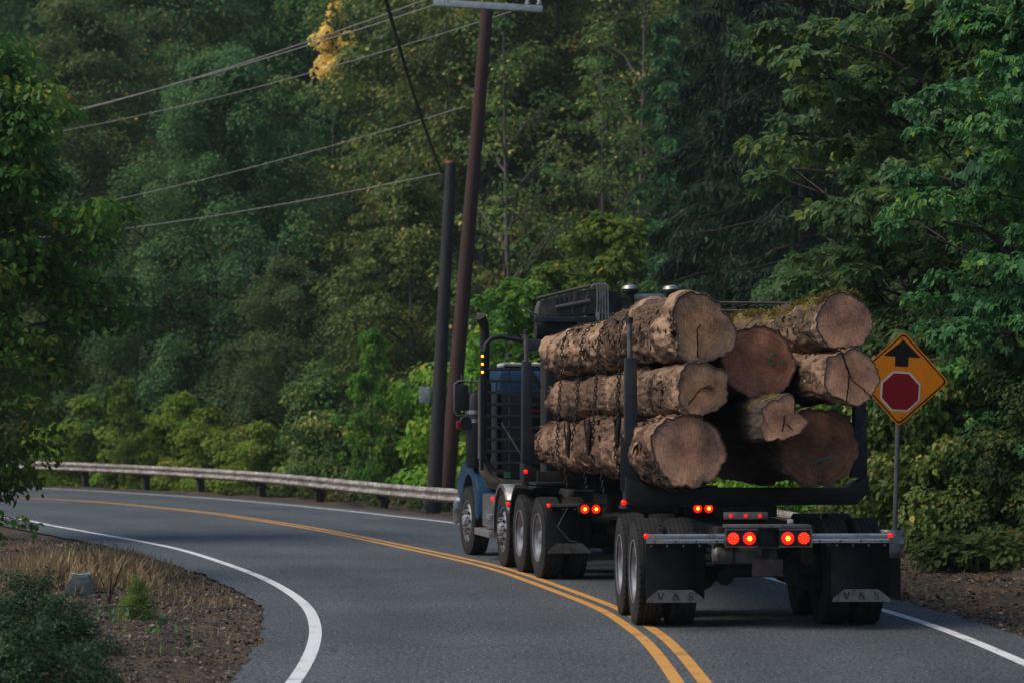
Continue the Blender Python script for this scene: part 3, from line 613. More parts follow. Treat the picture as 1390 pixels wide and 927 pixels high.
# ------------------------------------------------------------------ guardrail along the outside of the bend
GP = [(-24, 93.5), (-20.6, 90), (-17.5, 86.4), (-14.8, 83), (-12.2, 79.5), (-9.9, 75.2), (-7.4, 69.8), (-5.3, 64.6), (-3.35, 58.9), (-1.45, 53.7), (.4, 48.9), (2.0, 44.2), (3.15, 39.6), (3.8, 35.2), (4.12, 31.2), (4.16, 27.9)]
GT = [.78, .77, .76, .74, .71, .69, .68, .64, .61, .60, .62, .68, .74, .77, .78, .78]
gr = empty('guardrail', (0, 0, 0), 0, 'long weathered W-beam guardrail on wooden posts around the outside of the bend', 'guardrail')
gpts = catmull([(a, b, c) for (a, b), c in zip(GP, GT)], 226)
gn = -normals2(gpts[:, :2]); WP = [(0, 0), (.012, -.02), (.075, -.055), (.078, -.085), (.012, -.135), (.008, -.175), (.075, -.225), (.078, -.255), (.012, -.29), (0, -.31)]
def rail_seg(i0, i1, push):
    V, Fc = [], []; m = len(WP)
    for i in range(i0, i1 + 1):
        x, y, zt = gpts[i]; nx, ny = -gn[i]
        for (o, z) in WP: V.append((x + nx * (o + push), y + ny * (o + push), zt + z))
    for i in range(i1 - i0):
        for j in range(m - 1): Fc.append((i * m + j, i * m + j + 1, (i + 1) * m + j + 1, (i + 1) * m + j))
    mb = MB(); mb.add(V, Fc); me = mb.mesh('rail', M['guard']); o = link('rail', me, gr)
    sol = o.modifiers.new('thick', 'SOLIDIFY'); sol.thickness = .006; sol.offset = 0
for s in range(15):
    i0 = s * 15; rail_seg(i0, min(i0 + 16, 225), .004 * (s % 2))
post_me = MB().box(-.10, .10, -.10, .10, -1.4, 0).box(-.07, .07, -.19, -.10, -.34, -.02).mesh('post', M['post_wood'], .012)
bolt_me = MB().lathe([(0, .022), (.012, .02), (.016, .008)], 'y', 10).mesh('bolt', M['dulled'])
for (x, y), zt in zip(GP, GT):
    j = int(np.argmin(np.linalg.norm(gpts[:, :2] - [x, y], axis=1))); a = math.atan2(gn[j][1], gn[j][0]) - math.pi / 2
    q = link('post', post_me, gr, (gpts[j][0] + gn[j][0] * .20, gpts[j][1] + gn[j][1] * .20, gpts[j][2] - .03), (0, 0, a))
# rounded flared end piece
ex, ey, ez = gpts[-1]; m = MB()
arc = [(ex + .17 * (1 - math.cos(t)) + .01, ey - .10 - .20 * math.sin(t)) for t in np.linspace(0, math.pi * .9, 9)]
V, Fc = [], []
for (x, y) in arc: V += [(x, y, ez + .004), (x - .02, y + .015, ez - .08), (x + .01, y, ez - .155), (x - .02, y + .015, ez - .23), (x, y, ez - .314)]
for i in range(8):
    for j in range(4): Fc.append((i * 5 + j, i * 5 + j + 1, i * 5 + j + 6, i * 5 + j + 5))
m.add(V, Fc); e = m.build('end_wing', 'alu', gr); sol = e.modifiers.new('thick', 'SOLIDIFY'); sol.thickness = .006
# ------------------------------------------------------------------ utility poles and wires
pA0, pA1 = Vector((-1.86, 56.2, -.6)), Vector((-1.42, 56.0, 8.07)); pB0, pB1 = Vector((-1.66, 58.4, -.6)), Vector((-.60, 58.0, 12.0))
A = empty('utility_pole', pA0, 0, 'shorter dark wooden utility pole with a meter box', 'utility pole')
MB().tube([Vector(), (pA1 - pA0) * .5, pA1 - pA0], [.185, .155, .125], 18).build('pole', 'pole_dark', A)
MB().tube([pA1 - pA0, pA1 - pA0 + Vector((0, 0, .06))], [.118, .118], 18).build('cut_top', 'pole_cut', A)
q = (pA1 - pA0) * .235 * 1.0; zb = 2.72 + .6; ax = (pA1 - pA0).x * zb / (pA1 - pA0).z
MB().box(ax - .46, ax - .20, -.14, .08, zb - .2, zb + .17).build('meter_box', 'meter', A, .02)
MB().box(ax - .20, ax - .10, -.05, .0, zb - .16, zb - .1).build('bracket', 'dulled', A)
MB().tube([(ax * .3 - .24, -.16, .7), (ax * .3 - .12, -.2, 1.1)], .012, 5).tube([(ax * .3 - .10, -.18, .75), (ax * .3 - .24, -.2, 1.0)], .012, 5).build('ground_wire', 'wire', A)
MB().box(-.26 + .44, -.12 + .44, -.05, .05, 8.13, 8.45).build('cable_clamp', 'cable', A, .02)
B = empty('utility_pole', pB0, 0, 'tall red-brown utility pole carrying a grey crossarm', 'utility pole'); dB = pB1 - pB0
MB().tube([Vector(), dB * .5, dB], [.20, .175, .145], 18).build('pole', 'pole_red', B)
ca = MB().bar((dB.x - 1.30, -.17, dB.z + .22), (dB.x + 1.34, -.17, dB.z + .06), .13, .16).build('crossarm', 'greybar', B, .01)
for dx, dz in ((-1.2, .3), (-.7, .27), (.98, .165), (1.26, .15)):
    MB().lathe([(0, .02), (.02, .06), (.06, .065), (.07, .04), (.11, .05), (.15, .03), (.17, .012)], 'z', 12, (dB.x + dx, -.17, dB.z + dz)).build('insulator', 'insul', ca)
MB().box(dB.x - .07, dB.x + .07, -.2, -.12, dB.z - .35, dB.z - .08).build('bracket', 'dulled', B, .01)
MB().box(-.04 + .21, .06 + .21, -.19, -.165, 3.15, 3.23).build('number_tag', 'white', B)
def wire(pts, r, mat, label):
    a, b = Vector(pts[0]), Vector(pts[1]); sag = pts[2]; P_ = [a.lerp(b, t) - Vector((0, 0, sag * 4 * t * (1 - t))) for t in np.linspace(0, 1, 24)]
    o = MB().tube([p - a for p in P_], r, 6).build('overhead_wire', mat, None); o.location = a; return tag(o, label, 'wire')
T = (-25, 95)
wire([(-1.85, 57.8, 12.30), (T[0], T[1], 12.95), .55], .015, 'wire', 'topmost pale wire running left from the end of the crossarm')
wire([(-1.35, 57.8, 12.26), (T[0] + .4, T[1], 12.97), .40], .014, 'wire', 'second pale wire beside the topmost one on the crossarm')
wire([(.35, 57.8, 12.05), (T[0] + 1, T[1], 12.8), .60], .011, 'wire', 'pale wire passing in front of the tall pole near its top')
wire([(-1.10, 58.0, 9.67), (T[0], T[1], 9.45), .50], .010, 'wire', 'pale wire leaving the tall pole halfway up to the left')
wire([(-1.66, 55.8, 7.82), (T[0], T[1], 9.2), .50], .010, 'wire', 'lowest pale wire leaving the top of the short pole')
wire([(-1.62, 55.7, 7.85), (-1.95, 30, 8.7), .30], .030, 'cable', 'thick black cable sweeping down to the top of the short pole')
wire([(-1.35, 56.6, 7.9), (-1.75, 57.6, 14.5), .15], .009, 'cable', 'thin dark wire above the short pole left of the tall pole')
wire([(-.50, 58.0, 11.6), (.55, 72, 11.4), .5], .012, 'wire', 'thin pale service wire dropping to the right of the tall pole')

# ------------------------------------------------------------------ stop-ahead sign
sp_ = Vector((4.88, 31.0, 0)); sg = empty('warning_sign', (sp_.x, sp_.y, gz(sp_.x, sp_.y)), 0, 'yellow diamond stop-ahead sign on a post at the right', 'road sign')
zc = 2.57 - gz(sp_.x, sp_.y)
MB().tube([(.0, .05, -.2), (.11, .05, zc + .35)], .033, 10).build('post', 'polegrey', sg)
def rotp(pts, a, cx, cz): return [(cx + x * math.cos(a) + z * math.sin(a), cz - x * math.sin(a) + z * math.cos(a)) for x, z in pts]
TL = R(3.5); cx = .115
def rr_diamond(h, r=.05):
    out = []
    for k in range(4):
        a = k * math.pi / 2; c = (math.cos(a) * (h - r * 1.414), math.sin(a) * (h - r * 1.414))
        for t in (-.6, -.2, .2, .6): out.append((c[0] + r * math.cos(a + t), c[1] + r * math.sin(a + t)))
    return out
def flat(name, c, rough=.5):
    m, nt, p = nodes(name); n = nz(nt, coord(nt), 7, 5, .7); r = ramp(nt, n, [(.3, tuple(x * .82 for x in c)), (.7, c)]); nt.links.new(r.outputs[0], p.inputs['Base Color']); p.inputs['Roughness'].default_value = rough; p.inputs['Specular IOR Level'].default_value = .15; return m
sy, sbk, srd, swh = flat('sign_yellow', (.72, .22, .006), .6), flat('sign_black', (.008, .008, .010), .4), flat('sign_red', (.22, .006, .012), .4), flat('sign_white', (.62, .60, .60))
pl = MB().prism(rotp(rr_diamond(.612), TL, cx, zc), 0, -.004).build('panel', sy, sg)
MB().prism(rotp(rr_diamond(.588), TL, cx, zc), -.0045, -.006).build('border', sbk, pl)
MB().prism(rotp(rr_diamond(.562), TL, cx, zc), -.0065, -.008).build('field', sy, pl)
MB().prism(rotp([(0, .50), (-.245, .285), (-.095, .285), (-.095, .16), (.075, .16), (.075, .285), (.235, .285)], TL, cx, zc), -.0085, -.010).build('arrow', sbk, pl)
oc = lambda r: [(r * math.cos(R(22.5 + 45 * k)) - .005, r * math.sin(R(22.5 + 45 * k)) - .16) for k in range(8)]
MB().prism(rotp(oc(.275), TL, cx, zc), -.0085, -.010).build('octagon_rim', swh, pl)
MB().prism(rotp(oc(.250), TL, cx, zc), -.0105, -.012).build('octagon', srd, pl)
for zz in (-.49, .52): MB().lathe([(0, .012), (-.006, .012)], 'y', 8, (cx, -.009, zc + zz)).build('bolt', 'dulled', pl)

# ------------------------------------------------------------------ wheels
def tyre_mesh(W=.27, name='tyre'):
    h = W / 2; prof = [(-h * .72, .30), (-h * .95, .33), (-h, .41), (-h * .95, .475), (-h * .83, .512)]
    for k in range(5):
        a = -h * .80 + k * h * .32; b = a + h * .26
        prof += [(a, .525), (b, .525)]
        if k < 4: prof += [(b + .004, .512), (b + h * .06 - .004, .512)]
    prof += [(h * .83, .512), (h * .95, .475), (h, .41), (h * .95, .33), (h * .72, .30)]
    mb = MB().lathe(prof, 'x', 56, closed=True)
    for s in (-1, 1):        # raised shoulder lugs
        for k in range(44):
            t = 2 * math.pi * k / 44; m4 = Matrix.Rotation(t, 4, 'X'); mb.box(s * h * .74, s * h * .90, -.022, .022, .500, .524, m4)
    return mb.mesh(name, M['rubber'])
TY = tyre_mesh()
def rim_dish():   # deep dish: disc recessed towards the truck centre; outer side at -x
    mb = MB().lathe([(-.095, .30), (-.10, .315), (-.085, .318), (-.07, .285), (.03, .265), (.05, .24), (.055, .12), (.03, .115), (.02, .09), (-.06, .085), (-.07, .06)], 'x', 40, open0=True)
    return mb.mesh('rim', M['rim'])
def rim_hub():    # convex steer-type wheel with hand holes and a projecting hub
    mb = MB().lathe([(-.085, .30), (-.09, .315), (-.075, .318), (-.06, .285), (-.03, .27), (-.075, .235), (-.10, .19), (-.10, .12), (-.11, .095), (-.150, .085), (-.158, .07), (-.162, .03)], 'x', 40, open0=True)
    return mb.mesh('rim', M['rim'])
RD, RHb = rim_dish(), rim_hub()
hole_me = MB().lathe([(0, .026), (-.012, .026)], 'x', 12).mesh('hand_hole', M['black_paint'])
nut_me = MB().lathe([(0, .018), (-.035, .016), (-.045, .009)], 'x', 6).mesh('nut', M['dulled'])
def wheel(root, x, y, kind, steer=0):
    s = -1 if x < 0 else 1
    t = link('tyre', TY, root, (x, y, .525), (0, 0, (0 if s < 0 else math.pi) + steer))
    r = link('rim', RD if kind == 'dish' else RHb, t, (-.03, 0, 0))
    if kind == 'hub' and s < 0:
        for k in range(10):
            a = 2 * math.pi * k / 10
            link('hand_hole', hole_me, t, (-.135, .21 * math.cos(a), .21 * math.sin(a)), (0, 0, 0)); 
            link('wheel_nut', nut_me, t, (-.135, .145 * math.cos(a + .3), .145 * math.sin(a + .3)))
    return t
def lamp(parent, loc, r, mat, led=None, y=-1, dots=0):
    o = MB().lathe([(0, r), (-.012, r * .97), (-.018, r * .7)], 'y', 24).build('red_lamp', mat, parent, loc=loc)
    if led:
        mb = MB(); n = 0
        for ring, cnt in ((0, 1), (.30, 6), (.58, 8), (.82, 10)):
            if led == 'led' and ring > .4: continue
            for k in range(cnt):
                a = 2 * math.pi * k / cnt; mb.lathe([(-.0175, r * (.13 if led == 'led' else .075)), (-.023, r * (.10 if led == 'led' else .05))], 'y', 6, (ring * r * math.cos(a), 0, ring * r * math.sin(a))) if led == 'led' or ring > 0 else None
        mb.build('led_cluster', 'led' if led == 'led' else 'led_dim', o)
    return o
def small(parent, loc, r=.022, mat='red_lens', nm='marker_light'):
    return MB().lathe([(.0, r), (-.02, r * .9), (-.03, r * .5)], 'y', 14).build(nm, mat, parent, loc=loc)
def text_mesh(s, size, depth):
    cu = bpy.data.curves.new('lettering', 'FONT'); cu.body = s; cu.size = size; cu.extrude = depth; cu.align_x = 'CENTER'; cu.align_y = 'CENTER'; cu.resolution_u = 3
    cu.space_character = 1.25
    ob = bpy.data.objects.new('lettering_src', cu); COL.objects.link(ob); bpy.context.view_layer.update()
    me = bpy.data.meshes.new_from_object(ob.evaluated_get(bpy.context.evaluated_depsgraph_get())); bpy.data.objects.remove(ob); bpy.data.curves.remove(cu); return me
def glyph_VS():
    """V & S drawn with serif-like stroke weights: tubes flattened on the plate"""
    def stroke(mb, pts, ws):
        pts = [Vector((a, 0, b)) for a, b in pts]; L, Rr = [], []
        for i, p in enumerate(pts):
            d = (pts[min(i + 1, len(pts) - 1)] - pts[max(0, i - 1)]).normalized(); n = Vector((-d.z, 0, d.x)) * ws[i] / 2; L.append(p + n); Rr.append(p - n)
        for i in range(len(pts) - 1):
            q = [L[i], L[i + 1], Rr[i + 1], Rr[i]]; vs = q + [v + Vector((0, -.003, 0)) for v in q]
            mb.add(vs, [(0, 1, 2, 3), (7, 6, 5, 4), (0, 4, 5, 1), (1, 5, 6, 2), (2, 6, 7, 3), (3, 7, 4, 0)])
    out = []
    m = MB(); stroke(m, [(-.028, .035), (0, -.035)], [.013, .013]); stroke(m, [(.0, -.035), (.026, .035)], [.006, .006]); stroke(m, [(-.040, .035), (-.014, .035)], [.005, .005]); stroke(m, [(.014, .035), (.036, .035)], [.005, .005]); out.append(('letter_v', m, -.145))
    m = MB(); pts = [(.036, -.034), (-.014, .018), (-.012, .032), (.0, .036), (.010, .028), (.006, .014), (-.022, -.006), (-.028, -.022), (-.014, -.036), (.008, -.030), (.022, -.012), (.026, .004)]
    stroke(m, pts, [.010, .010, .007, .005, .006, .008, .009, .010, .008, .006, .005, .005]); stroke(m, [(.016, .005), (.036, .005)], [.004, .004]); out.append(('ampersand', m, .0))
    m = MB(); pts = [(.022, .018), (.020, .030), (.004, .036), (-.014, .030), (-.020, .016), (-.010, .004), (.010, -.004), (.022, -.016), (.014, -.032), (-.004, -.036), (-.020, -.028), (-.022, -.014)]
    stroke(m, pts, [.006, .006, .005, .007, .010, .012, .012, .010, .007, .005, .006, .006]); out.append(('letter_s', m, .145))
    return out
GL = [(n, m.mesh(n, M['black_paint']), dx) for n, m, dx in glyph_VS()]
def mudflap(root, xc, w, y, z0, z1, zp, letters=True):
    fl = MB(); n = 8     # gently curved sheet of rubber
    V = []
    for i in range(n + 1):
        za = z1 - (z1 - z0) * i / n; ya = y + .012 * math.sin(i / n * 2.6); V += [(xc - w / 2, ya, za), (xc, ya + .006, za), (xc + w / 2, ya, za)]
    fl.add(V, [(3 * i + k, 3 * i + k + 1, 3 * i + k + 4, 3 * i + k + 3) for i in range(n) for k in (0, 1)])
    f = fl.build('mudflap', 'flap', root); s = f.modifiers.new('thick', 'SOLIDIFY'); s.thickness = .012
    hw = w / 2; p = MB().prism([(xc - hw, z0), (xc + hw, z0), (xc + hw - .01, z0 + .035), (xc + hw * .58, zp), (xc - hw * .58, zp), (xc - hw + .01, z0 + .035)], y - .030, y - .022).build('weight_plate', 'dulled', f)
    if letters:
        for nme, me, dx in GL:
            l = link(nme, me, f, (xc + dx, y - .0305, z0 + .058))
            l.scale = (.95, 1, .95)
    for zz in (z1 - .03,):
        for k in range(4): MB().lathe([(0, .012), (-.012, .010)], 'y', 8, (xc - hw + .05 + k * (w - .1) / 3, y - .012, zz)).build('bolt', 'dulled', f)
    return f
BOLT = MB().lathe([(0, .014), (-.012, .012)], 'y', 8).mesh('bolt', M['dulled'])

# ------------------------------------------------------------------ trailer
TH = R(3.7); tr = empty('log_trailer', (2.41, 24.13, 0), TH, 'two-axle pole trailer under the back of the logs, brake lights lit', 'trailer')
for y in (0, 1.25):
    for x in (-1.085, -.76, .76, 1.085): wheel(tr, x, y, 'dish')
    MB().tube([(-.72, y, .525), (-.45, y, .525), (.45, y, .525), (.72, y, .525)], [.10, .065, .065, .10], 14).build('axle', 'dirty_frame', tr)
    for s in (-1, 1):
        MB().lathe([(0, .02), (0, .08), (.05, .085), (.1, .08), (.16, .075), (.18, .03)], 'y', 18, (s * .33, y - .28, .48)).build('brake_chamber', 'dirty_frame', tr)
        MB().tube([(s * .56, y, .525), (s * .56, y - .01, .525)], .20, 24).build('brake_drum', 'dirty_frame', tr)
for s in (-1, 1):
    MB().box(s * .44 - .04, s * .44 + .04, -.72, 2.1, .84, .99).build('frame_rail', 'dirty_frame', tr, .01)
    MB().bar((s * .5, -.45, .68), (s * .5, 1.7, .68), .09, .06).bar((s * .5, -.45, .62), (s * .5, 1.7, .62), .09, .04).build('leaf_spring', 'dirty_frame', tr, .005)
    for y in (-.5, .62, 1.75): MB().prism([(y - .1, .92), (y + .1, .92), (y + .05, .62), (y - .05, .62)], s * .44 - .05, s * .44 + .05, 'yz').build('spring_hanger', 'dirty_frame', tr, .006)
for a in (-.55, .5, 1.7): MB().box(-.40, .40, a, a + .12, .85, .98).build('cross_member', 'dirty_frame', tr, .01)
MB().tube([(-.5, .1, .80), (-.1, .05, .58), (.3, .1, .56), (.52, .3, .8)], .014, 6).tube([(-.3, -.2, .84), (-.05, -.1, .66), (.2, -.1, .64), (.4, .1, .85)], .012, 6).build('air_hose', 'cable', tr)
MB().box(-.08, .08, 1.8, 6.9, .66, .80).build('reach_pole', 'dirty_frame', tr, .01)
MB().lathe([(-.50, .02), (-.49, .07), (-.46, .095), (.10, .095), (.13, .07), (.14, .02)], 'x', 24, (0, -.52, .715)).build('air_tank', 'dulled', tr)
MB().box(-.31, -.29, -.63, -.42, .63, .85).box(-.02, 0, -.63, -.42, .63, .85).build('tank_strap', 'dirty_frame', tr)
# rear bumper
bp = MB().box(-1.18, -.415, -.86, -.82, .885, .93).box(-1.18, -.415, -.85, -.83, .838, .882).build('chrome_bar', 'chrome', tr, .006)
bp2 = MB().box(.415, 1.18, -.86, -.82, .885, .93).box(.415, 1.18, -.85, -.83, .838, .882).build('chrome_bar', 'chrome', tr, .006)
for s in (-1, 1):
    for k in range(4): link('bolt', BOLT, bp if s < 0 else bp2, (s * (.5 + k * .2), -.851, .858))
    small(tr, (s * 1.185, -.86, .912), .024)
    mudflap(tr, s * .90, .565, -.83, .275, .845, .395)
for s in (-1, 1):
    lb = MB().box(s * .26 - .155, s * .26 + .155, -.86, -.70, .812, .965).build('lamp_housing', 'black_paint', tr, .012)
    MB().box(s * .26 - .16, s * .26 + .16, -.868, -.855, .964, .978).box(s * .26 - .16, s * .26 + .16, -.868, -.855, .800, .812).box(s * .415 - .008, s * .415 + .008, -.868, -.855, .812, .964).build('lamp_trim', 'dulled', lb)
    lamp(lb, (s * .186, -.862, .886), .062, 'red_hot', 'led'); lamp(lb, (s * .342, -.862, .886), .058, 'red_lens', 'dim')
MB().box(-.415, .415, -.87, -.66, .985, 1.015).build('top_plate', 'dulled', tr, .006)
MB().box(-.10, .10, -.74, -.72, .79, .98).box(-.105, .105, -.86, -.74, .785, .80).build('tow_socket', 'black_paint', tr, .004)
MB().box(-.40, .03, -.66, -.62, 1.06, 1.13).build('light_bar', 'dulled', tr, .008)
for x in (-.335, -.19, -.05): small(tr, (x, -.662, 1.095), .018)
MB().box(.22, .27, -.7, -.65, 1.02, 1.06).build('junction_box', 'white', tr, .006)
MB().box(-.15, .15, -.80, -.785, .515, .685).build('plate_bracket', 'plate_brown', tr, .008); MB().box(-.02, .02, -.78, -.76, .66, .80).build('plate_hanger', 'dirty_frame', tr)
# rear bunk
def bunk(root, y, xo, zb, zt, zs, zx, xoff=0, lights=True):
    prof = [(-xo + .0, zb + .05), (-xo + .06, zb), (xo - .13, zb), (xo, zb + .13), (xo, zt + .12), (xo - .17, zt + .04), (xo - .25, zt), (-xo + .25, zt), (-xo + .17, zt + .04), (-xo, zt + .12)]
    b = MB().prism([(a + xoff, c) for a, c in prof], y - .14, y + .14).build('bunk_beam', 'black_paint', root, .012)
    MB().box(-.3 + xoff, .3 + xoff, y - .145, y + .145, zb - .12, zb - .002).build('bunk_saddle', 'dirty_frame', root, .01)
    for s in (-1, 1):
        x0 = xoff + s * xo; i = -s
        st = MB().prism([(x0, zt + .10), (x0 + i * .17, zt + .10), (x0 + i * .135, zt + .6), (x0 + i * .125, zs), (x0 + i * .01, zs)], y - .07, y + .07).build('stake', 'steel_blue', root, .012)
        MB().tube([(x0 + i * .065, y, zs - .1), (x0 + i * .06, y, zx - .03), (x0 + i * .06, y, zx)], [.028, .026, .028], 10).build('stake_extension', 'polegrey', st)
        MB().lathe([(-.04, .026), (-.04, .036), (.015, .036), (.025, .02)], 'z', 10, (x0 + i * .06, y, zx)).build('stake_cap', 'black_paint', st)
    return b
bunk(tr, .63, 1.25, 1.16, 1.335, 2.66, 3.05, .02)
small(tr, (-1.25, .48, 1.19), .03); MB().box(-1.29, -1.22, .46, .49, 1.13, 1.17).build('light_bracket', 'dulled', tr)
MB().prism([(-1.275, 1.3), (-1.06, 1.3), (-1.13, 1.62), (-1.275, 1.9)], .545, .555).build('gusset', 'steel_blue', tr, .004)

# ------------------------------------------------------------------ tractor
KH = R(10.0); tk = empty('log_truck', (1.52, 31.61, 0), KH, 'dark blue conventional log truck with a folded loader behind its cab', 'truck')
for y in (0, 1.32):
    for x in (-1.085, -.76, .76, 1.085): wheel(tk, x, y, 'dish')
    MB().tube([(-.72, y, .525), (-.3, y, .525), (-.22, y, .53), (.22, y, .53), (.3, y, .525), (.72, y, .525)], [.09, .08, .22, .22, .08, .09], 16).build('axle', 'dirty_frame', tk)
for x in (-1.09, 1.09): wheel(tk, x, 2.62, 'hub')
for x in (-1.085, 1.085): wheel(tk, x, 5.89, 'hub', R(4))
MB().tube([(-1, 2.62, .5), (1, 2.62, .5)], .06, 10).build('axle', 'dirty_frame', tk); MB().tube([(-1, 5.89, .5), (1, 5.89, .5)], .06, 10).build('axle', 'dirty_frame', tk)
for s in (-1, 1): MB().box(s * .43 - .04, s * .43 + .04, -.85, 7.0, .86, 1.10).build('frame_rail', 'dirty_frame', tk, .01)
for a in (-.82, .5, 2.0): MB().box(-.39, .39, a, a + .1, .87, 1.08).build('cross_member', 'dirty_frame', tk, .01)
# rear mudflaps and lamps
for s in (-1, 1):
    MB().box(min(s * .45, s * 1.22), max(s * .45, s * 1.22), -.80, -.76, .945, .985).build('flap_bar', 'dulled', tk, .005)
    mudflap(tk, s * .95, .56, -.78, .36, .945, .485, False)
    lx = -.685 if s < 0 else .785
    hb = MB().box(lx - .155, lx + .155, -.86, -.80, .85, .985).build('lamp_housing', 'black_paint', tk, .01)
    lamp(hb, (lx - .075, -.862, .918), .056, 'red_hot', 'led'); lamp(hb, (lx + .07, -.862, .918), .056, 'red_hot', 'led')
    small(tk, (s * 1.215, -.80, .965), .026)
MB().tube([(-.97, -.79, .93), (-1.1, -.80, .7), (-.95, -.81, .52), (-.85, -.80, .50)], .004, 5).build('loose_wire', 'wire', tk)
# drive fenders: bent sheet on top of both drive wheels
def arc_fender(y0, z0, r, a0, a1, x0, x1, mat, nm, thick=.02, flat_to=None, n=12):
    pts = [(y0 + r * math.cos(t), z0 + r * math.sin(t)) for t in np.linspace(a0, a1, n)]
    if flat_to is not None: pts = pts + [(flat_to, pts[-1][1])]
    V = []; 
    for (y, z) in pts: V += [(x0, y, z), (x1, y, z)]
    m = MB().add(V, [(2 * i, 2 * i + 1, 2 * i + 3, 2 * i + 2) for i in range(len(pts) - 1)])
    # folded lip on the outer edge
    V = []
    for (y, z) in pts:
        d = Vector((0, y - y0, z - z0)).normalized() * .045 if (flat_to is None or y > y0 + .02) else Vector((0, 0, .045)); V += [(x0, y, z), (x0 - .0, y - d.y, z - d.z)]
    m.add(V, [(2 * i, 2 * i + 1, 2 * i + 3, 2 * i + 2) for i in range(len(pts) - 1)])
    o = m.build(nm, mat, tk); s_ = o.modifiers.new('thick', 'SOLIDIFY'); s_.thickness = thick; return o
for s in (-1, 1):
    a, b = (s * 1.24, s * .60)
    arc_fender(1.34, .54, .64, R(5), R(90), a, b, 'black_paint', 'drive_fender', flat_to=.15)
    arc_fender(2.62, .53, .63, R(-8), R(158), s * 1.25, s * .86, 'alu', 'pusher_fender', n=18)
MB().box(-1.27, -1.2, 2.05, 2.1, .88, .95).build('light_bracket', 'dulled', tk, .004)
small(tk, (-1.24, 2.03, .90), .03); small(tk, (-1.24, 3.33, .93), .03, 'red_lens')
MB().box(-1.23, -.62, -.02, 1.3, 1.20, 1.235).build('deck_plate', 'dirty_frame', tk, .006)
MB().box(-1.2, -.5, .05, .10, 1.24, 1.38).build('deck_lip', 'dirty_frame', tk, .006)
# steps, battery box, tank
MB().box(-1.22, -.75, 3.45, 4.35, .50, .98).build('battery_box', 'chrome', tk, .02)
MB().box(-1.26, -.85, 3.55, 4.85, .36, .46).build('cab_step', 'alu', tk, .012); MB().box(-1.262, -1.2, 3.45, 3.8, .62, .70).build('cab_step', 'alu', tk, .01)
MB().lathe([(-.55, .02), (-.54, .27), (-.50, .30), (.50, .30), (.54, .27), (.55, .02)], 'y', 24, (.92, 4.1, .72)).build('fuel_tank', 'alu', tk)
# cab
cab = MB().prism([(3.95, 1.02), (3.95, 2.55), (4.02, 2.76), (4.2, 2.86), (5.0, 2.80), (5.18, 2.66), (5.42, 2.05), (5.45, 1.02)], -1.02, 1.02, 'yz').build('cab', 'blue', tk, .07)
MB().box(-1.075, -1.05, 3.92, 4.9, 1.05, 2.50).build('side_panel', 'black_paint', cab, .008)  # black sheet added over the blue cab side, standing for the darkness there
MB().box(-.60, .60, 3.905, 3.914, 1.9, 2.38).build('rear_window', 'glass', cab, .02)
MB().box(-1.0, 1.0, 3.915, 3.948, 1.05, 2.42).build('rear_shade_panel', 'black_paint', cab, .01)  # added black sheet paints the cab's lower back as shade, below the lit blue
MB().box(-.66, .66, 3.90, 3.91, 2.17, 2.21).build('red_stripe', 'red_off', cab)
dr = MB().box(-1.045, -1.022, 4.25, 5.3, 1.1, 2.62).build('door', 'blue', tk, .02); MB().box(-1.052, -1.046, 4.35, 5.2, 1.95, 2.5).build('window', 'glass', dr, .01)
MB().box(-.95, -.25, 4.1, 4.7, 2.84, 2.90).build('roof_cap', 'white', cab, .03)
for x in (-.7, -.35, .0, .35, .7): MB().lathe([(0, .05), (.05, .04), (.06, .02)], 'z', 12, (x, 4.75, 2.86)).build('roof_light', 'amber', cab)
# hood and fenders
MB().prism([(5.45, .95), (5.45, 1.98), (5.9, 1.92), (6.9, 1.76), (7.15, 1.6), (7.2, .95)], -.55, .55, 'yz').build('hood', 'blue', tk, .06)
MB().box(-.5, .5, 7.2, 7.26, .8, 1.65).build('grille', 'chrome', tk, .02)
MB().box(-1.2, 1.2, 7.25, 7.42, .42, .78).build('front_bumper', 'chrome', tk, .04)
for s in (-1, 1):
    pts = [(5.86 + .66 * math.cos(t), .60 + .70 * math.sin(t)) for t in np.linspace(R(10), R(150), 14)]
    outer_ = [(6.95, .95), (6.9, 1.15), (6.6, 1.36), (6.1, 1.44), (5.6, 1.40), (5.2, 1.24), (4.98, .98), (4.88, .62)]
    inner_ = [(5.10, .55)] + [(5.86 + .655 * math.cos(t), .56 + .67 * math.sin(t)) for t in np.linspace(R(170), R(8), 12)]
    MB().prism(outer_ + inner_, min(s * 1.20, s * .55), max(s * 1.20, s * .55), 'yz').build('front_fender', 'blue', tk, .045)
    # rounded shoulder filler on top of the fender
    MB().lathe([(-.16, .05), (-.165, .10), (-.10, .15), (.10, .15), (.16, .10), (.165, .05)], 'z', 24, (s * 1.02, 4.92, 2.0 - .22)).build('air_cleaner', 'black_paint', tk) if False else None
    MB().lathe([(-.60, .04), (-.59, .12), (-.55, .145), (.48, .145), (.53, .12), (.55, .04)], 'z', 24, (s * 1.17, 5.32, 1.93)).build('air_cleaner', 'black_paint', tk)
    MB().lathe([(-.03, .150), (.03, .150)], 'z', 24, (s * 1.17, 5.32, 2.18)).lathe([(-.03, .150), (.03, .150)], 'z', 24, (s * 1.17, 5.32, 2.05)).build('cleaner_band', 'chrome', tk)
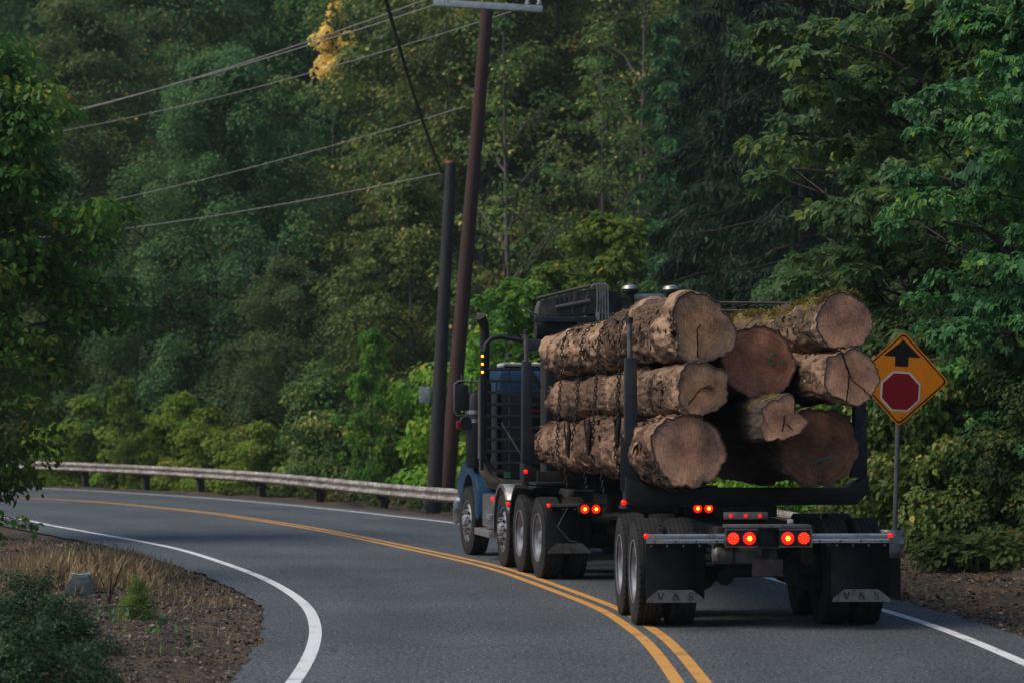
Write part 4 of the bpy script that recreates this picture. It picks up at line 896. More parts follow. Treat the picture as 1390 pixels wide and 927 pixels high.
# mirror
mr = MB().box(-1.47, -1.29, 5.22, 5.28, 2.20, 2.60).build('mirror', 'black_paint', tk, .03)
MB().tube([(-1.05, 5.25, 2.63), (-1.44, 5.25, 2.65), (-1.50, 5.25, 2.60), (-1.50, 5.25, 2.22), (-1.46, 5.25, 2.13), (-1.32, 5.25, 2.12), (-1.05, 5.25, 2.02)], .017, 8).tube([(-1.26, 5.25, 2.64), (-1.24, 5.25, 2.13)], .012, 6).tube([(-1.39, 5.25, 2.64), (-1.39, 5.25, 2.75)], .010, 6).build('mirror_frame', 'polegrey', mr)
MB().lathe([(-.02, .02), (-.03, .09), (.0, .105), (.05, .08), (.07, .03)], 'y', 20, (-1.33, 5.22, 2.02)).build('round_mirror', 'black_paint', mr)
MB().box(-1.48, -1.40, 5.18, 5.24, 1.93, 2.05).build('red_reflector', 'red_off', mr, .015)
# exhaust stacks
for s in (-1,):
    MB().tube([(s * 1.25, 3.97, 1.5), (s * 1.25, 3.97, 3.15), (s * 1.25, 3.97, 3.38), (s * 1.27, 3.94, 3.46), (s * 1.33, 3.88, 3.56)], [.072, .072, .07, .072, .078], 18).build('exhaust_stack', 'dirty_frame', tk)
    MB().tube([(s * 1.25, 3.97, 1.55), (s * 1.25, 3.95, 1.32), (s * 1.18, 3.9, 1.18), (s * 1.02, 3.85, 1.12), (s * .7, 3.8, 1.1)], .085, 16).build('exhaust_elbow', 'grey_loader', tk)
    MB().lathe([(-.55, .10), (.55, .10)], 'z', 20, (s * 1.25, 3.97, 2.05)).build('heat_shield', 'grey_loader', tk)
# headache rack
rk = MB().tube([(-1.28, 3.68, 1.55), (-1.29, 3.68, 1.48)], .03, 6)
frame_pts = [(-1.0, 3.70, 1.30), (-1.16, 3.70, 1.34), (-1.27, 3.70, 1.46), (-1.30, 3.70, 1.62), (-1.30, 3.70, 3.02), (-1.27, 3.70, 3.16), (-1.18, 3.70, 3.24), (-1.05, 3.70, 3.26), (-.72, 3.70, 3.20), (0, 3.70, 3.18), (.72, 3.70, 3.20), (1.05, 3.70, 3.26), (1.18, 3.70, 3.24), (1.27, 3.70, 3.16), (1.30, 3.70, 3.02), (1.30, 3.70, 1.62), (1.27, 3.70, 1.46), (1.16, 3.70, 1.34), (1.0, 3.70, 1.30)]
rk = MB().tube(frame_pts, .035, 10).build('headache_rack', 'black_paint', tk)
for k in range(9):
    z = 1.42 + k * .170; MB().box(-1.27, 1.27, 3.675, 3.70, z - .008, z + .034).build('rack_bar', 'steel_blue', rk, .004)
for x in (-.93, -.3, .3, .93): MB().box(x - .01, x + .01, 3.705, 3.73, 1.32, 2.8).build('rack_upright', 'grey_loader', rk)
MB().box(-1.36, -1.31, 3.66, 3.74, 1.33, 3.05).build('rack_side_plate', 'black_paint', rk, .008)
for z in (2.98, 2.865, 2.75): small(rk, (-1.335, 3.655, z), .02, 'amber', 'amber_light')
MB().bar((-1.1, 3.4, 2.02), (-.82, 3.35, 1.55), .06, .02).build('tool_handle', 'dulled', tk)
MB().box(-1.02, -.93, 3.6, 3.62, 1.22, 1.31).build('green_tag', 'green_tag', tk)
MB().lathe([(0, .06), (.03, .055), (.06, .03)], 'z', 12, (-.9, 3.95, 2.98)).build('work_lamp', 'black_paint', tk)
# front bunk
bunk(tk, .66, 1.30, 1.17, 1.36, 2.82, 3.22)
small(tk, (-1.27, .51, 1.37), .03)
MB().box(-.98, 1.28, 2.2, 2.32, 3.02, 3.16).build('header_beam', 'steel_blue', tk, .012)
for s in (-.62, 1.1): MB().box(s - .05, s + .05, 2.21, 2.31, 1.2, 3.02).build('header_post', 'black_paint', tk, .01)
MB().bar((-1.0, 2.26, 2.98), (-.75, 2.26, 2.5), .05, .05).build('brace', 'black_paint', tk)
# folded loader
ld = MB().prism([(-.74, 3.60), (-.70, 3.72), (-.16, 3.86), (.10, 3.90), (.16, 3.80), (.14, 3.58), (-.05, 3.52), (-.74, 3.50)], 2.45, 2.75).build('loader_boom', 'grey_loader', tk, .015)
MB().tube([(-.76, 2.44, 3.75), (-.2, 2.44, 3.89), (.12, 2.44, 3.955)], .022, 8).tube([(-.5, 2.42, 3.62), (.0, 2.42, 3.72)], .035, 10).build('boom_pipe', 'grey_loader', ld)
for k in range(4): MB().box(-.48 + k * .07, -.45 + k * .07, 2.44, 2.452, 3.64 + k * .012, 3.75 + k * .012).build('boom_slot', 'black_paint', ld)
for k in range(2): MB().bar((-.20 + k * .18, 2.43, 3.86 - k * .01), (-.27 + k * .17, 2.43, 3.55), .04, .04).build('boom_rib', 'grey_loader', ld)
MB().box(-.80, .12, 2.35, 2.45, 3.42, 3.50).build('loader_crossbeam', 'steel_blue', tk, .01)
for k in range(5):
    x = .06 + k * .038; MB().tube([(x - .05, 2.42, 3.90 + .004 * k), (x, 2.38, 3.97), (x + .03, 2.36, 3.93), (x + .035, 2.36, 3.70), (x + .01 * k, 2.36, 3.30)], .012, 6).build('hydraulic_hose', 'hose', ld)
MB().lathe([(-.3, .02), (-.3, .13), (.28, .13), (.30, .02)], 'x', 20, (-.45, 2.6, 3.32)).build('loader_motor', 'dirty_frame', tk)
MB().lathe([(-.16, .02), (-.16, .15), (.16, .15), (.17, .02)], 'y', 20, (.33, 2.6, 3.72)).build('loader_drum', 'black_paint', tk)
MB().lathe([(-.16, .02), (-.16, .12), (.16, .12), (.17, .02)], 'y', 20, (.50, 2.6, 3.66)).build('loader_drum', 'dirty_frame', tk)
MB().box(-.62, .38, 2.45, 2.95, 1.2, 3.2).build('loader_mast', 'dirty_frame', tk, .04)
MB().box(-.55, -.45, 2.5, 2.6, 3.2, 3.45).box(.0, .25, 2.5, 2.7, 3.15, 3.55).build('loader_post', 'black_paint', tk, .01)
MB().tube([(-1.0, 2.5, 3.66), (-.88, 2.5, 3.58), (-.74, 2.5, 3.52)], .014, 6).build('control_lever', 'dulled', tk)
MB().tube([(.08, 2.3, 3.56), (.12, 2.3, 3.28)], .018, 8).build('cylinder_rod', 'chrome', tk)
for x in (.62, 1.22):
    MB().lathe([(-.22, .05), (-.02, .06), (.0, .12), (.05, .125), (.085, .10), (.10, .03)], 'z', 20, (x, 2.6, 3.86)).build('loader_lamp', 'black_paint', tk)
    MB().lathe([(.045, .128), (.09, .104), (.108, .03)], 'z', 20, (x, 2.6, 3.86)).build('lamp_top', 'alu', tk)
MB().box(.70, 1.14, 2.6, 2.7, 3.76, 3.84).build('lamp_beam', 'alu', tk, .01); MB().box(.58, 1.26, 2.58, 2.72, 3.50, 3.64).build('lamp_rail', 'black_paint', tk, .01)
for x in (.62, 1.22): MB().box(x - .04, x + .04, 2.56, 2.66, 1.3, 3.64).build('lamp_post', 'black_paint', tk, .01)

# ------------------------------------------------------------------ logs
def log_bark_mat(name, dark, mid, pale, patch=.56, moss=0.0, seed=0):
    m, nt, p = nodes(name); co = coord(nt); cs = coord(nt, 'Object', (1, .16, 1)); cl = coord(nt, 'Object', (1, .40, 1)); cf = coord(nt, 'Object', (1, .35, 1))
    mp = cs.node; mp.inputs['Location'].default_value = (seed * 3.1, seed, 0); cl.node.inputs['Location'].default_value = (seed * 5.7, seed * 2.3, 1)
    f0 = nz(nt, cs, 13, 5, .65, 1.5); f1 = nz(nt, cf, 34, 4, .7, .5); f = nt.nodes.new('ShaderNodeMath'); f.operation = 'MULTIPLY_ADD'; f.inputs[1].default_value = .35; fs = nt.nodes.new('ShaderNodeMath'); fs.operation = 'MULTIPLY'; fs.inputs[1].default_value = .68; nt.links.new(f0, fs.inputs[0]); nt.links.new(f1, f.inputs[0]); nt.links.new(fs.outputs[0], f.inputs[2]); f = f.outputs[0]; g = nz(nt, cl, 1.5, 5, .55, 1.0); h = nz(nt, cf, 4, 6, .75, .8)
    r = ramp(nt, f, [(.38, dark), (.50, mid), (.62, (mid[0] * 1.7, mid[1] * 1.6, mid[2] * 1.5))])
    r2 = ramp(nt, h, [(.36, tuple(x * .40 for x in pale)), (.5, tuple(x * .8 for x in pale)), (.62, tuple(x * 1.15 for x in pale))])
    fa = ramp(nt, g, [(patch - .03, (0, 0, 0)), (patch, (1, 1, 1))])
    c = mixc(nt, fa.outputs[0], r.outputs[0], r2.outputs[0])
    if moss > 0:
        ge = nt.nodes.new('ShaderNodeTexCoord'); sep = nt.nodes.new('ShaderNodeSeparateXYZ'); nt.links.new(ge.outputs['Object'], sep.inputs[0])
        k = nz(nt, co, 5, 5, .7); ad = nt.nodes.new('ShaderNodeMath'); ad.operation = 'MULTIPLY_ADD'; ad.inputs[1].default_value = .9
        nt.links.new(sep.outputs[2], ad.inputs[0]); nt.links.new(k, ad.inputs[2])
        fm = ramp(nt, ad.outputs[0], [(.72 - moss * .2, (0, 0, 0)), (.80 - moss * .2, (1, 1, 1))]); mc = ramp(nt, f, [(.35, (.07, .055, .012)), (.65, (.20, .15, .03))])
        c = mixc(nt, fm.outputs[0], c, mc.outputs[0])
    nt.links.new(c, p.inputs['Base Color']); p.inputs['Roughness'].default_value = .9; p.inputs['Specular IOR Level'].default_value = .25
    ad = nt.nodes.new('ShaderNodeMath'); ad.operation = 'SUBTRACT'; mu = nt.nodes.new('ShaderNodeMath'); mu.operation = 'MULTIPLY'; mu.inputs[1].default_value = .8
    nt.links.new(fa.outputs[0], mu.inputs[0]); nt.links.new(f, ad.inputs[0]); nt.links.new(mu.outputs[0], ad.inputs[1]); bump(nt, p, ad.outputs[0], .9, .022); return m
def cut_mat(name, a, b, seed=0):
    m, nt, p = nodes(name); co = coord(nt); sep = nt.nodes.new('ShaderNodeSeparateXYZ'); nt.links.new(co, sep.inputs[0])
    def math_(op, x, y=None, z=None):
        n = nt.nodes.new('ShaderNodeMath'); n.operation = op
        for k, v in enumerate((x, y, z)):
            if v is None: continue
            if isinstance(v, (int, float)): n.inputs[k].default_value = v
            else: nt.links.new(v, n.inputs[k])
        return n.outputs[0]
    wob_ = nz(nt, co, 3.0, 3, .6); n2 = nz(nt, coord(nt, 'Object', (1, 1, 1)), 2.6 + seed * .2, 6, .65, .6)
    rr = math_('SQRT', math_('ADD', math_('MULTIPLY', sep.outputs[0], sep.outputs[0]), math_('MULTIPLY', sep.outputs[2], sep.outputs[2])))
    rr2 = math_('MULTIPLY_ADD', wob_, .16, rr)
    ringn = nt.nodes.new('ShaderNodeTexNoise'); ringn.noise_dimensions = '1D'; ringn.inputs['Scale'].default_value = 34; ringn.inputs['Detail'].default_value = 5; ringn.inputs['Roughness'].default_value = .75; nt.links.new(rr2, ringn.inputs['W'])
    ang = math_('ARCTAN2', sep.outputs[2], sep.outputs[0]); cmb = nt.nodes.new('ShaderNodeCombineXYZ'); nt.links.new(math_('MULTIPLY', ang, 5.0), cmb.inputs[0]); nt.links.new(math_('MULTIPLY', rr, 2.0), cmb.inputs[1])
    cmb.inputs[2].default_value = seed; radn = nz(nt, cmb.outputs[0], 3.0, 5, .75)
    saw = nz(nt, coord(nt, 'Object', (34 if seed % 2 else 3, 1, 3 if seed % 2 else 34)), 3, 4, .7)
    heart = ramp(nt, rr2, [(.10, b), (.24, tuple((x + y) / 2 for x, y in zip(a, b))), (.34, a)])
    c = heart.outputs[0]
    def mul(c, f, st):
        r_ = ramp(nt, f, st); mu = nt.nodes.new('ShaderNodeMix'); mu.data_type = 'RGBA'; mu.blend_type = 'MULTIPLY'; mu.inputs[0].default_value = 1
        nt.links.new(c, mu.inputs[6]); nt.links.new(r_.outputs[0], mu.inputs[7]); return mu.outputs[2]
    c = mul(c, ringn.outputs['Fac'], [(.36, (.80, .76, .73)), (.58, (1.06, 1.06, 1.06))])
    c = mul(c, radn, [(.34, (.68, .64, .60)), (.50, (1, 1, 1)), (.70, (1.22, 1.18, 1.12))])
    c = mul(c, saw, [(.36, (.76, .75, .74)), (.56, (1.08, 1.08, 1.08))])
    c = mul(c, n2, [(.34, (.50, .48, .48)), (.50, (.95, .95, .95)), (.66, (1.35, 1.25, 1.15))])
    nt.links.new(c, p.inputs['Base Color']); p.inputs['Roughness'].default_value = .85; p.inputs['Specular IOR Level'].default_value = .2
    bump(nt, p, saw, .6, .008); return m
crack_m = flat('wood_crack', (.018, .012, .010), .9); green_m = flat('green_mark', (.03, .22, .11), .7); teal_m = flat('teal_mark', (.02, .16, .17), .7)
rim_bark = worn('rim_bark', (.075, .05, .036), (.16, .11, .075), .9, 0, 22)
LA = R(7.3)
LOGS = []
def log(x, y, z, r0, r1, L, lobes, label, bark, cut, heading=LA, pitch=0, bend=(0, 0), flare=0, cracks=(), seed=1, squash=1.0, knobs=()):
    """x,y,z = centre of the rear cut face; r0 rear radius, r1 front radius"""
    rg = random.Random(seed); root = empty('log', (x, y, z), heading, label, 'log', 'logs stacked on the truck'); root.rotation_euler = (pitch, 0, heading)
    nu, nv = 96, 170; V = []; Fc = []
    def axis(t): return (bend[0] * math.sin(t * math.pi) + .16 * t * (1 - t) * 4 * noise.noise(Vector((t * 2.6, seed * 1.7, 1))) + .012 * noise.noise(Vector((t * 9, seed, 4))) * min(1, t * 8), bend[1] * math.sin(t * math.pi) + .12 * t * (1 - t) * 4 * noise.noise(Vector((t * 2.6, seed * 1.7, 7))))
    def rad(a, t):
        rr = r0 + (r1 - r0) * t
        f = 1 + sum(A * math.cos(k * a + ph + t * tw) * (math.exp(-t * dec)) for k, A, ph, tw, dec in lobes) + flare * math.exp(-t * 9)
        c, s = math.cos(a), math.sin(a); yy = t * L
        f += .105 * noise.noise(Vector((c * 1.2 + seed * 7, s * 1.2, yy * .7))) + .085 * noise.noise(Vector((c * 2.6, s * 2.6 + seed * 3, yy * 1.7))) + .075 * noise.noise(Vector((c * 6, s * 6, yy * 3.5 + seed)))
        f += .032 * noise.noise(Vector((c * 14, s * 14, yy * 5 + seed)))
        for (kt, ka, kr, kh) in knobs:
            da = math.atan2(math.sin(a - ka), math.cos(a - ka)); f += kh * math.exp(-((t - kt) * L / kr) ** 2 - (da * rr / kr) ** 2)
        e = max(0, (t - .95) / .05); f *= 1 - e * e * (.22 + .25 * noise.noise(Vector((c * 1.5, s * 1.5, seed + .5))))
        f *= 1 + .16 * noise.noise(Vector((yy * .8, seed * 3.3, 0))) * min(1, t * 6)
        return rr * f
    for j in range(nv + 1):
        t = (j / nv) ** 1.15; cx_, cz_ = axis(t)
        for i in range(nu):
            a = 2 * math.pi * i / nu; q = rad(a, t); V.append((cx_ + q * math.cos(a), t * L, cz_ + q * math.sin(a) * squash))
    for j in range(nv):
        for i in range(nu): Fc.append((j * nu + i, j * nu + (i + 1) % nu, (j + 1) * nu + (i + 1) % nu, (j + 1) * nu + i))
    mb = MB(); mb.add(V, Fc); me = mb.mesh('bark', bark)
    for e in me.edges: e.use_edge_sharp = False
    link('bark', me, root)
    for end, nm in ((0, 'cut_face'), (nv, 'front_face')):
        base = V[end * nu:(end + 1) * nu]; m2 = MB(); yy = base[0][1]; cx_ = 0; V2 = []; rings = 8
        for k in range(rings):
            s = 1 - k / rings; 
            for (a, b, c) in base:
                sx = s * .955; V2.append((a * sx, yy + (.004 if end == 0 else -.004) + (0.016 * noise.noise(Vector((a * s * 5, c * s * 5, seed * 9))) if k else 0) * (1 if end == 0 else -1), c * sx))
        V2.append((0, yy + .004, 0)); F2 = [(k * nu + i, k * nu + (i + 1) % nu, (k + 1) * nu + (i + 1) % nu, (k + 1) * nu + i) for k in range(rings - 1) for i in range(nu)] + [((rings - 1) * nu + i, (rings - 1) * nu + (i + 1) % nu, rings * nu) for i in range(nu)]
        m2.add(V2, F2); o = m2.build(nm, cut, root)
        sg_ = -1 if end == 0 else 1; m4 = MB(); V4 = []
        for i_, (a, b, c) in enumerate(base):
            q_ = .012 + .02 * abs(noise.noise(Vector((a * 14, c * 14, seed)))); V4 += [(a, yy, c), (a * .985, yy + sg_ * q_ * .5, c * .985), (a * .95, yy + sg_ * q_ * .3, c * .95), (a * .94, yy - sg_ * .02, c * .94)]
        m4.add(V4, [(4 * i_ + k, 4 * i_ + k + 1, 4 * ((i_ + 1) % nu) + k + 1, 4 * ((i_ + 1) % nu) + k) for i_ in range(nu) for k in range(3)])
        m4.build('bark_rim', rim_bark, root)
    if cracks:
        m3 = MB()
        for c in cracks:
            for (a, b), (c2, d) in zip(c[:-1], c[1:]):
                n = max(2, int(math.hypot(c2 - a, d - b) / .03)); pts = [(a + (c2 - a) * q / n + rg.gauss(0, .003), -.009, b + (d - b) * q / n + rg.gauss(0, .003)) for q in range(n + 1)]
                for p0, p1 in zip(pts[:-1], pts[1:]): m3.bar(p0, p1, .006, .012, (1, 0, 0)) if abs(p1[2] - p0[2]) > abs(p1[0] - p0[0]) else m3.bar(p0, p1, .012, .006, (0, 0, 1))
        m3.build('crack', crack_m, root)
    def centre(yl):
        t = min(max(yl / L, 0), 1); return axis(t)[0], axis(t)[1], r0 + (r1 - r0) * t
    LOGS.append((root, centre, L)); return root
bkA = log_bark_mat('bark_peeling', (.020, .013, .009), (.105, .066, .042), (.42, .265, .175), .56, .0, 1)
bkF = log_bark_mat('bark_rough_dark', (.018, .012, .009), (.075, .048, .032), (.36, .22, .13), .58, .15, 8)
bkB = log_bark_mat('bark_smooth', (.035, .022, .014), (.115, .072, .049), (.34, .21, .14), .52, 0, 2)
bkC = log_bark_mat('bark_mossy', (.035, .024, .015), (.105, .072, .048), (.38, .25, .17), .60, .55, 3)
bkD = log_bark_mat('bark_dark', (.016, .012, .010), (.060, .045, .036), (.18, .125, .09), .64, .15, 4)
bkE = log_bark_mat('bark_shaggy', (.025, .015, .009), (.105, .060, .040), (.32, .19, .125), .57, 0, 6)
ctA = cut_mat('cut_tan', (.60, .345, .235), (.47, .245, .16), seed=1); ctB = cut_mat('cut_red', (.46, .215, .135), (.38, .175, .11), seed=2)
ctC = cut_mat('cut_pale', (.74, .42, .27), (.54, .27, .16), seed=3); ctD = cut_mat('cut_shaded_brown', (.20, .105, .068), (.13, .072, .05), seed=4); ctE = cut_mat('cut_grey', (.38, .25, .165), (.56, .29, .16), seed=5)  # the brown face has the shade on the bottom right log darkened into it
log(1.72, 23.5, 1.715, .372, .30, 9.3, [(2, .02, 1, 0, .5), (3, .015, 2, 0, .5)], 'large log at the bottom left with a smooth round tan cut face', bkE, ctA, R(7.0), seed=1, bend=(0, .02), knobs=[(.35, 2.7, .25, .10), (.6, 3.2, .3, .12), (.9, 3.0, .2, .15)])
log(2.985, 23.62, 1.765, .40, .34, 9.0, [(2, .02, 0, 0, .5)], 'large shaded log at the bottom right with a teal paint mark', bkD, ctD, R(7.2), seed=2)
log(1.82, 23.35, 2.305, .255, .24, 9.5, [(2, .09, 2.6, 1, 3), (3, .08, .9, 1, 3), (5, .03, 0, 0, 4)], 'middle log on the left with a lopsided greyish cut face', bkB, ctE, R(6.9), seed=3, bend=(.0, .03), cracks=[[(-.12, -.14), (0.0, .02), (.1, .05)], [(.0, .02), (.13, .03)]], knobs=[(.0, .62, .10, .42), (.012, -.2, .08, -.16), (.3, 1.4, .3, .12), (.62, 2.4, .26, .28), (.8, 4.0, .3, .2), (.9, 2.4, .2, .25), (.45, 3.2, .2, .12)], squash=.96)
log(2.565, 22.95, 2.03, .215, .30, 8.8, [(3, .09, 1.0, 0, 8), (5, .09, 0, 0, 9), (4, .08, 2, 0, 8), (9, .03, 1, 0, 9)], 'small gnarled log poking out between the two bottom logs', bkD, ctC, R(8.6), seed=4, cracks=[[(.0, -.12), (.02, .03)], [(.02, -.04), (.1, -.1)], [(.12, .05), (.125, .16)]], pitch=-.004)
log(3.235, 23.05, 2.43, .270, .26, 9.2, [(2, .04, .4, 0, 3), (5, .03, 0, 0, 3), (8, .012, 1, 0, 5)], 'right-hand middle log whose cut face has a forked crack', bkB, ctC, R(7.4), seed=5, cracks=[[(-.08, .20), (-.02, .02), (.0, -.02), (.12, -.12), (.2, -.2)], [(-.02, .02), (-.05, -.25)], [(-.02, .02), (-.1, .24)]])
log(2.425, 23.85, 2.59, .368, .33, 9.0, [(2, .02, 1, 0, .5), (3, .02, 0, 0, 1)], 'big central log with a reddish cut face and green paint mark', bkA, ctB, R(7.2), seed=6, bend=(0, .02))
log(1.83, 23.45, 2.905, .318, .29, 9.4, [(2, .05, 2.2, 0, 2), (3, .06, .8, 0, 2), (6, .025, 0, 0, 4)], 'thick top left log with a torn notch beside its cut face', bkA, ctE, R(7.1), seed=7, bend=(-.02, .05), flare=.06, cracks=[[(-.03, -.28), (-.03, .0), (.0, .04)]], knobs=[(.035, 2.2, .22, .20), (.0, 3.35, .13, -.34), (.07, 3.2, .22, .16), (.20, 1.8, .5, .14), (.97, 2.7, .15, .45), (.55, 2.0, .4, .10)])
log(3.205, 23.25, 2.965, .282, .25, 9.2, [(2, .03, .1, 0, 3), (3, .035, 1, 0, 3), (7, .018, 1, 0, 5)], 'mossy top right log with a pale round cut face', bkC, ctA, R(8.4), seed=8, cracks=[])
# paint marks, on the faces they are sprayed on
def mark(root, pts, mat, wd=.010):
    MB().tube([(a, -.014, b) for a, b in pts], wd, 5).build('paint_mark', mat, root)
mark(LOGS[5][0], [(.21, .07), (.17, .09), (.13, .07), (.11, .03), (.13, -.01), (.17, -.01)], green_m, .006); mark(LOGS[5][0], [(.24, .03), (.24, -.01), (.27, -.02)], green_m, .005)
mark(LOGS[1][0], [(-.08, -.20), (.02, -.13), (.14, -.10)], teal_m, .007); mark(LOGS[1][0], [(.0, -.24), (.04, -.20)], teal_m, .006)
# moss tufts and torn bark on the top right log, splinters in the notch of the top left log
def tufts(root, cen, L, n, seed, col, amin, amax, ymax, size):
    rg = np.random.default_rng(seed); Y = rg.random(n) ** 1.3 * ymax; A = rg.uniform(amin, amax, n); P3 = []
    Nn = np.stack([np.cos(A), np.zeros(n), np.sin(A)], 1)
    cc = np.array([cen(y) for y in Y]); Pp = np.c_[cc[:, 0] + np.cos(A) * cc[:, 2] * 1.01, Y, cc[:, 1] + np.sin(A) * cc[:, 2] * 1.01]
    m = np.array([noise.noise(Vector((a * 3, y * 2.2, seed))) for a, y in zip(A, Y)]) > .0; Pp, Nn = Pp[m], Nn[m]; k = len(Pp)
    V, Fc = leaf_geo(Pp, unit(rg.normal(size=(k, 3))), unit(Nn + rg.normal(size=(k, 3)) * .5), size * (.5 + rg.random(k)), SLIM)
    o = link('moss', np_mesh('moss', V, Fc, col, rg.random(k)), root); o['kind'] = 'stuff'
moss_m = foliage('moss', [(0, (.07, .055, .010)), (.5, (.15, .115, .02)), (1, (.26, .20, .04))], .2, .9)
bkf = foliage('bark_flakes', [(0, (.03, .02, .015)), (.5, (.10, .065, .045)), (1, (.36, .23, .15))], .0, .9)
r8, c8, L8 = LOGS[7]; tufts(r8, c8, L8, 9000, 3, moss_m, .9, 2.5, 6, .045)
r7, c7, L7 = LOGS[6]; tufts(r7, c7, L7, 1200, 4, moss_m, 1.2, 2.6, 9, .035)
for i, (k, n) in enumerate(((0, 2200), (2, 700), (6, 1500), (7, 900), (4, 500))):
    rt, cn, LL = LOGS[k]; rgx = np.random.default_rng(50 + i); Y = rgx.random(n) * LL; A = rgx.uniform(1.3, 4.9, n); cc = np.array([cn(y) for y in Y])
    Pp = np.c_[cc[:, 0] + np.cos(A) * cc[:, 2] * 1.0, Y, cc[:, 1] + np.sin(A) * cc[:, 2] * 1.0]; Nn = unit(np.stack([np.cos(A), np.zeros(n), np.sin(A)], 1) + rgx.normal(size=(n, 3)) * .35)
    V, Fc = leaf_geo(Pp, Nn, rgx.normal(size=(n, 3)) * [1, 1.5, 1], np.where((rgx.random(n) < .035) & (Y > .5), .10 + .10 * rgx.random(n), .03 + .07 * rgx.random(n) ** 2), RH); o = link('bark_flakes', np_mesh('bark_flakes', V, Fc, bkf, rgx.random(n) ** 1.6), rt); o['kind'] = 'stuff'
m = MB(); rg = random.Random(12)
for i in range(16):
    a = rg.uniform(2.75, 3.9); rr = rg.uniform(.24, .33); z0 = rr * math.sin(a); x0 = rr * math.cos(a); m.bar((x0, rg.uniform(.04, .25), z0), (x0 - rg.uniform(-.02, .05), -rg.uniform(.0, .05), z0 - rg.uniform(0, .06)), rg.uniform(.01, .03), rg.uniform(.008, .02))
m.build('splinters', ctE, LOGS[6][0], .002)['kind'] = 'stuff'
# pipes lying behind the top logs
pr = empty('pipe_rack', (2.62, 27.4, .07), LA, 'three thin grey pipes across the load behind the mossy top log', 'pipes')
for k in range(3): MB().tube([(-.55, .1 * k, 3.26 - .085 * k + .03), (.62, .1 * k, 3.255 - .085 * k + .03)], .016, 8).build('pipe', 'grey_loader', pr)
for x in (-.5, .58): MB().box(x - .02, x + .02, -.02, .24, 2.98, 3.31).build('bracket', 'grey_loader', pr, .004)

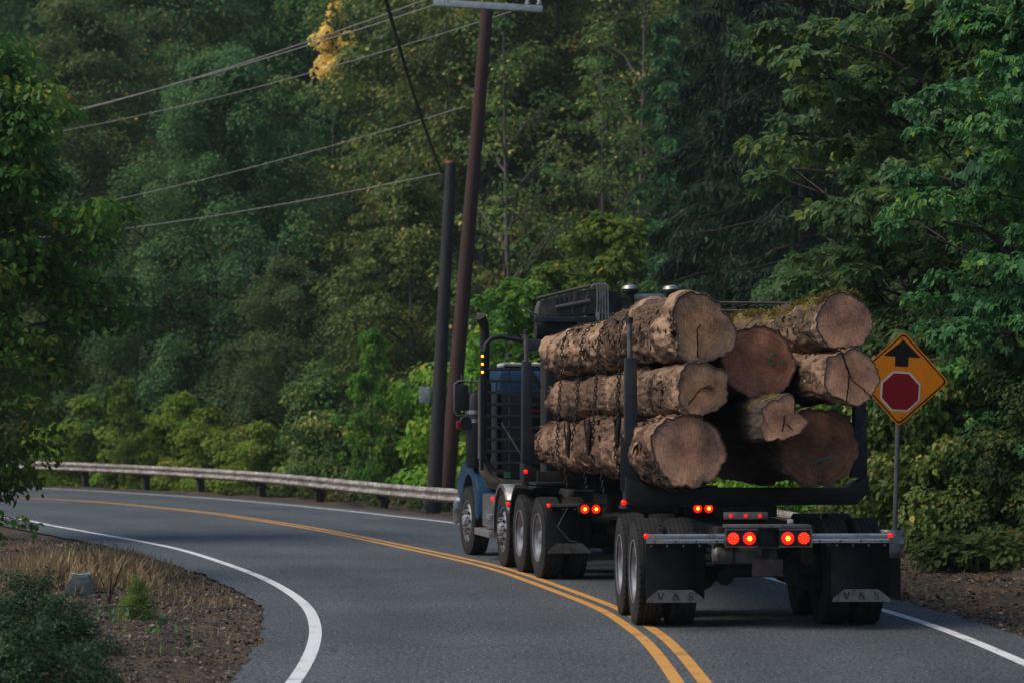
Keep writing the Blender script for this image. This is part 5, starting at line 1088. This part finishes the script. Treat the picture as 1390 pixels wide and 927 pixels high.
# ------------------------------------------------------------------ binder chains round the load
O0 = Vector((2.37, 24.76)); fw = Vector((-math.sin(LA), math.cos(LA))); rt_ = Vector((math.cos(LA), math.sin(LA)))
bpy.context.view_layer.update()
link_v = MB().lathe([(0, 0)], 'x', 3)
def hull(pts):
    pts = sorted(set(pts)); 
    def half(ps):
        h = []
        for p in ps:
            while len(h) > 1 and (h[-1][0] - h[-2][0]) * (p[1] - h[-2][1]) - (h[-1][1] - h[-2][1]) * (p[0] - h[-2][0]) <= 0: h.pop()
            h.append(p)
        return h
    a, b = half(pts), half(pts[::-1]); return a[:-1] + b[:-1]
def chain(yl, label, lean=0):
    o2 = O0 + fw * yl; cs = []
    for root, cen, L in LOGS:
        inv = root.matrix_world.inverted(); yy = (inv @ Vector((o2.x, o2.y, 2.2))).y
        if 0 < yy < L:
            a, b, r = cen(yy); wpt = root.matrix_world @ Vector((a, yy, b)); cs.append(((Vector((wpt.x, wpt.y)) - o2).dot(rt_), wpt.z, r * 1.045 + .012))
    pts = [(round(x + r * math.cos(t), 4), round(z + r * math.sin(t), 4)) for x, z, r in cs for t in np.linspace(0, 2 * math.pi, 48, endpoint=False)]
    H = hull(pts); H = [h for h in H if h[1] > 1.45]
    H.sort(key=lambda h: -math.atan2(h[1] - 2.1, h[0]) if True else 0)
    # walk from lower left, over the top, to lower right
    def ang(h): return (math.atan2(h[1] - 1.6, h[0]) + math.pi * 2.5) % (2 * math.pi)
    left = sorted(H, key=lambda h: -((math.atan2(h[1] - 1.5, h[0]) + math.pi / 2) % (2 * math.pi)))
    path = [Vector((left[0][0] + .03, 1.22))] + [Vector(h) for h in left] + [Vector((left[-1][0] - .03, 1.22))]
    Ls = [0]
    for a, b in zip(path[:-1], path[1:]): Ls.append(Ls[-1] + (b - a).length)
    step = .048; n = int(Ls[-1] / step); V, Fc = [], []
    px = np.interp(np.arange(n) * step, Ls, [p.x for p in path]); pz = np.interp(np.arange(n) * step, Ls, [p.y for p in path])
    nu, nk = 10, 5
    for i in range(n - 1):
        if px[i] > 1.0: break
        c = Vector((px[i], 0, pz[i])); d = Vector((px[i + 1] - px[i], 0, pz[i + 1] - pz[i])).normalized(); s = Vector((0, 1, 0)); t2 = d.cross(s)
        if i % 2: s, t2 = t2, s
        b = len(V)
        for u in range(nu):
            a = 2 * math.pi * u / nu; q = d * math.cos(a) * .028 + s * math.sin(a) * .017; on = (d * math.cos(a) + s * math.sin(a)).normalized()
            for k in range(nk):
                e = 2 * math.pi * k / nk; V.append(tuple(c + q + on * math.cos(e) * .0085 + t2 * math.sin(e) * .0085))
        for u in range(nu):
            for k in range(nk): Fc.append((b + u * nk + k, b + ((u + 1) % nu) * nk + k, b + ((u + 1) % nu) * nk + (k + 1) % nk, b + u * nk + (k + 1) % nk))
    o = MB().add(V, Fc).build('binder_chain', 'chain', None); o.location = (o2.x, o2.y, 0); o.rotation_euler = (0, 0, LA)
    tag(o, label, 'chain', 'chains binding the logs')
chain(5.9, 'chain hanging over the left side of the logs, nearest the cab'); chain(4.55, 'second binding chain back from the cab')
chain(3.0, 'binding chain third from the cab, midway along the logs'); chain(1.05, 'heavy binding chain just ahead of the rear stake', )
for yl, zz in ((1.05, 1.95), (3.0, 1.85), (4.55, 1.8)):
    q = O0 + fw * yl - rt_ * 1.12
    o = MB().tube([(0, 0, .2), (.01, 0, .08), (-.01, 0, -.05), (0, 0, -.22)], [.012, .03, .034, .014], 8).tube([(-.03, 0, -.02), (-.05, 0, .12), (-.05, 0, .2)], .010, 6).build('chain_binder', 'chain', None); o.location = (q.x, q.y, zz); o.rotation_euler = (0, 0, LA)
    tag(o, {1.05: 'load binder ratchet on the chain by the rear stake', 3.0: 'load binder ratchet on the third chain from the cab', 4.55: 'load binder ratchet on the second chain from the cab'}[yl], 'load binder')

# ------------------------------------------------------------------ thin evening air
hz = MB().box(-515, 515, -135, 915, float(Z.min()) - 1, float(Z.max()) + 32).mesh('haze', bpy.data.materials.new('air'))
hm = hz.materials[0]; hm.use_nodes = True; hn = hm.node_tree; hn.nodes.clear(); ho = hn.nodes.new('ShaderNodeOutputMaterial'); hv = hn.nodes.new('ShaderNodeVolumePrincipled')
hv.inputs['Color'].default_value = (.74, .86, .92, 1); hv.inputs['Density'].default_value = .0003; hv.inputs['Anisotropy'].default_value = .2; hn.links.new(hv.outputs[0], ho.inputs['Volume'])
h = link('haze', hz); h['kind'] = 'stuff'; tag(h, 'thin bluish air over the road and the woods', 'haze')
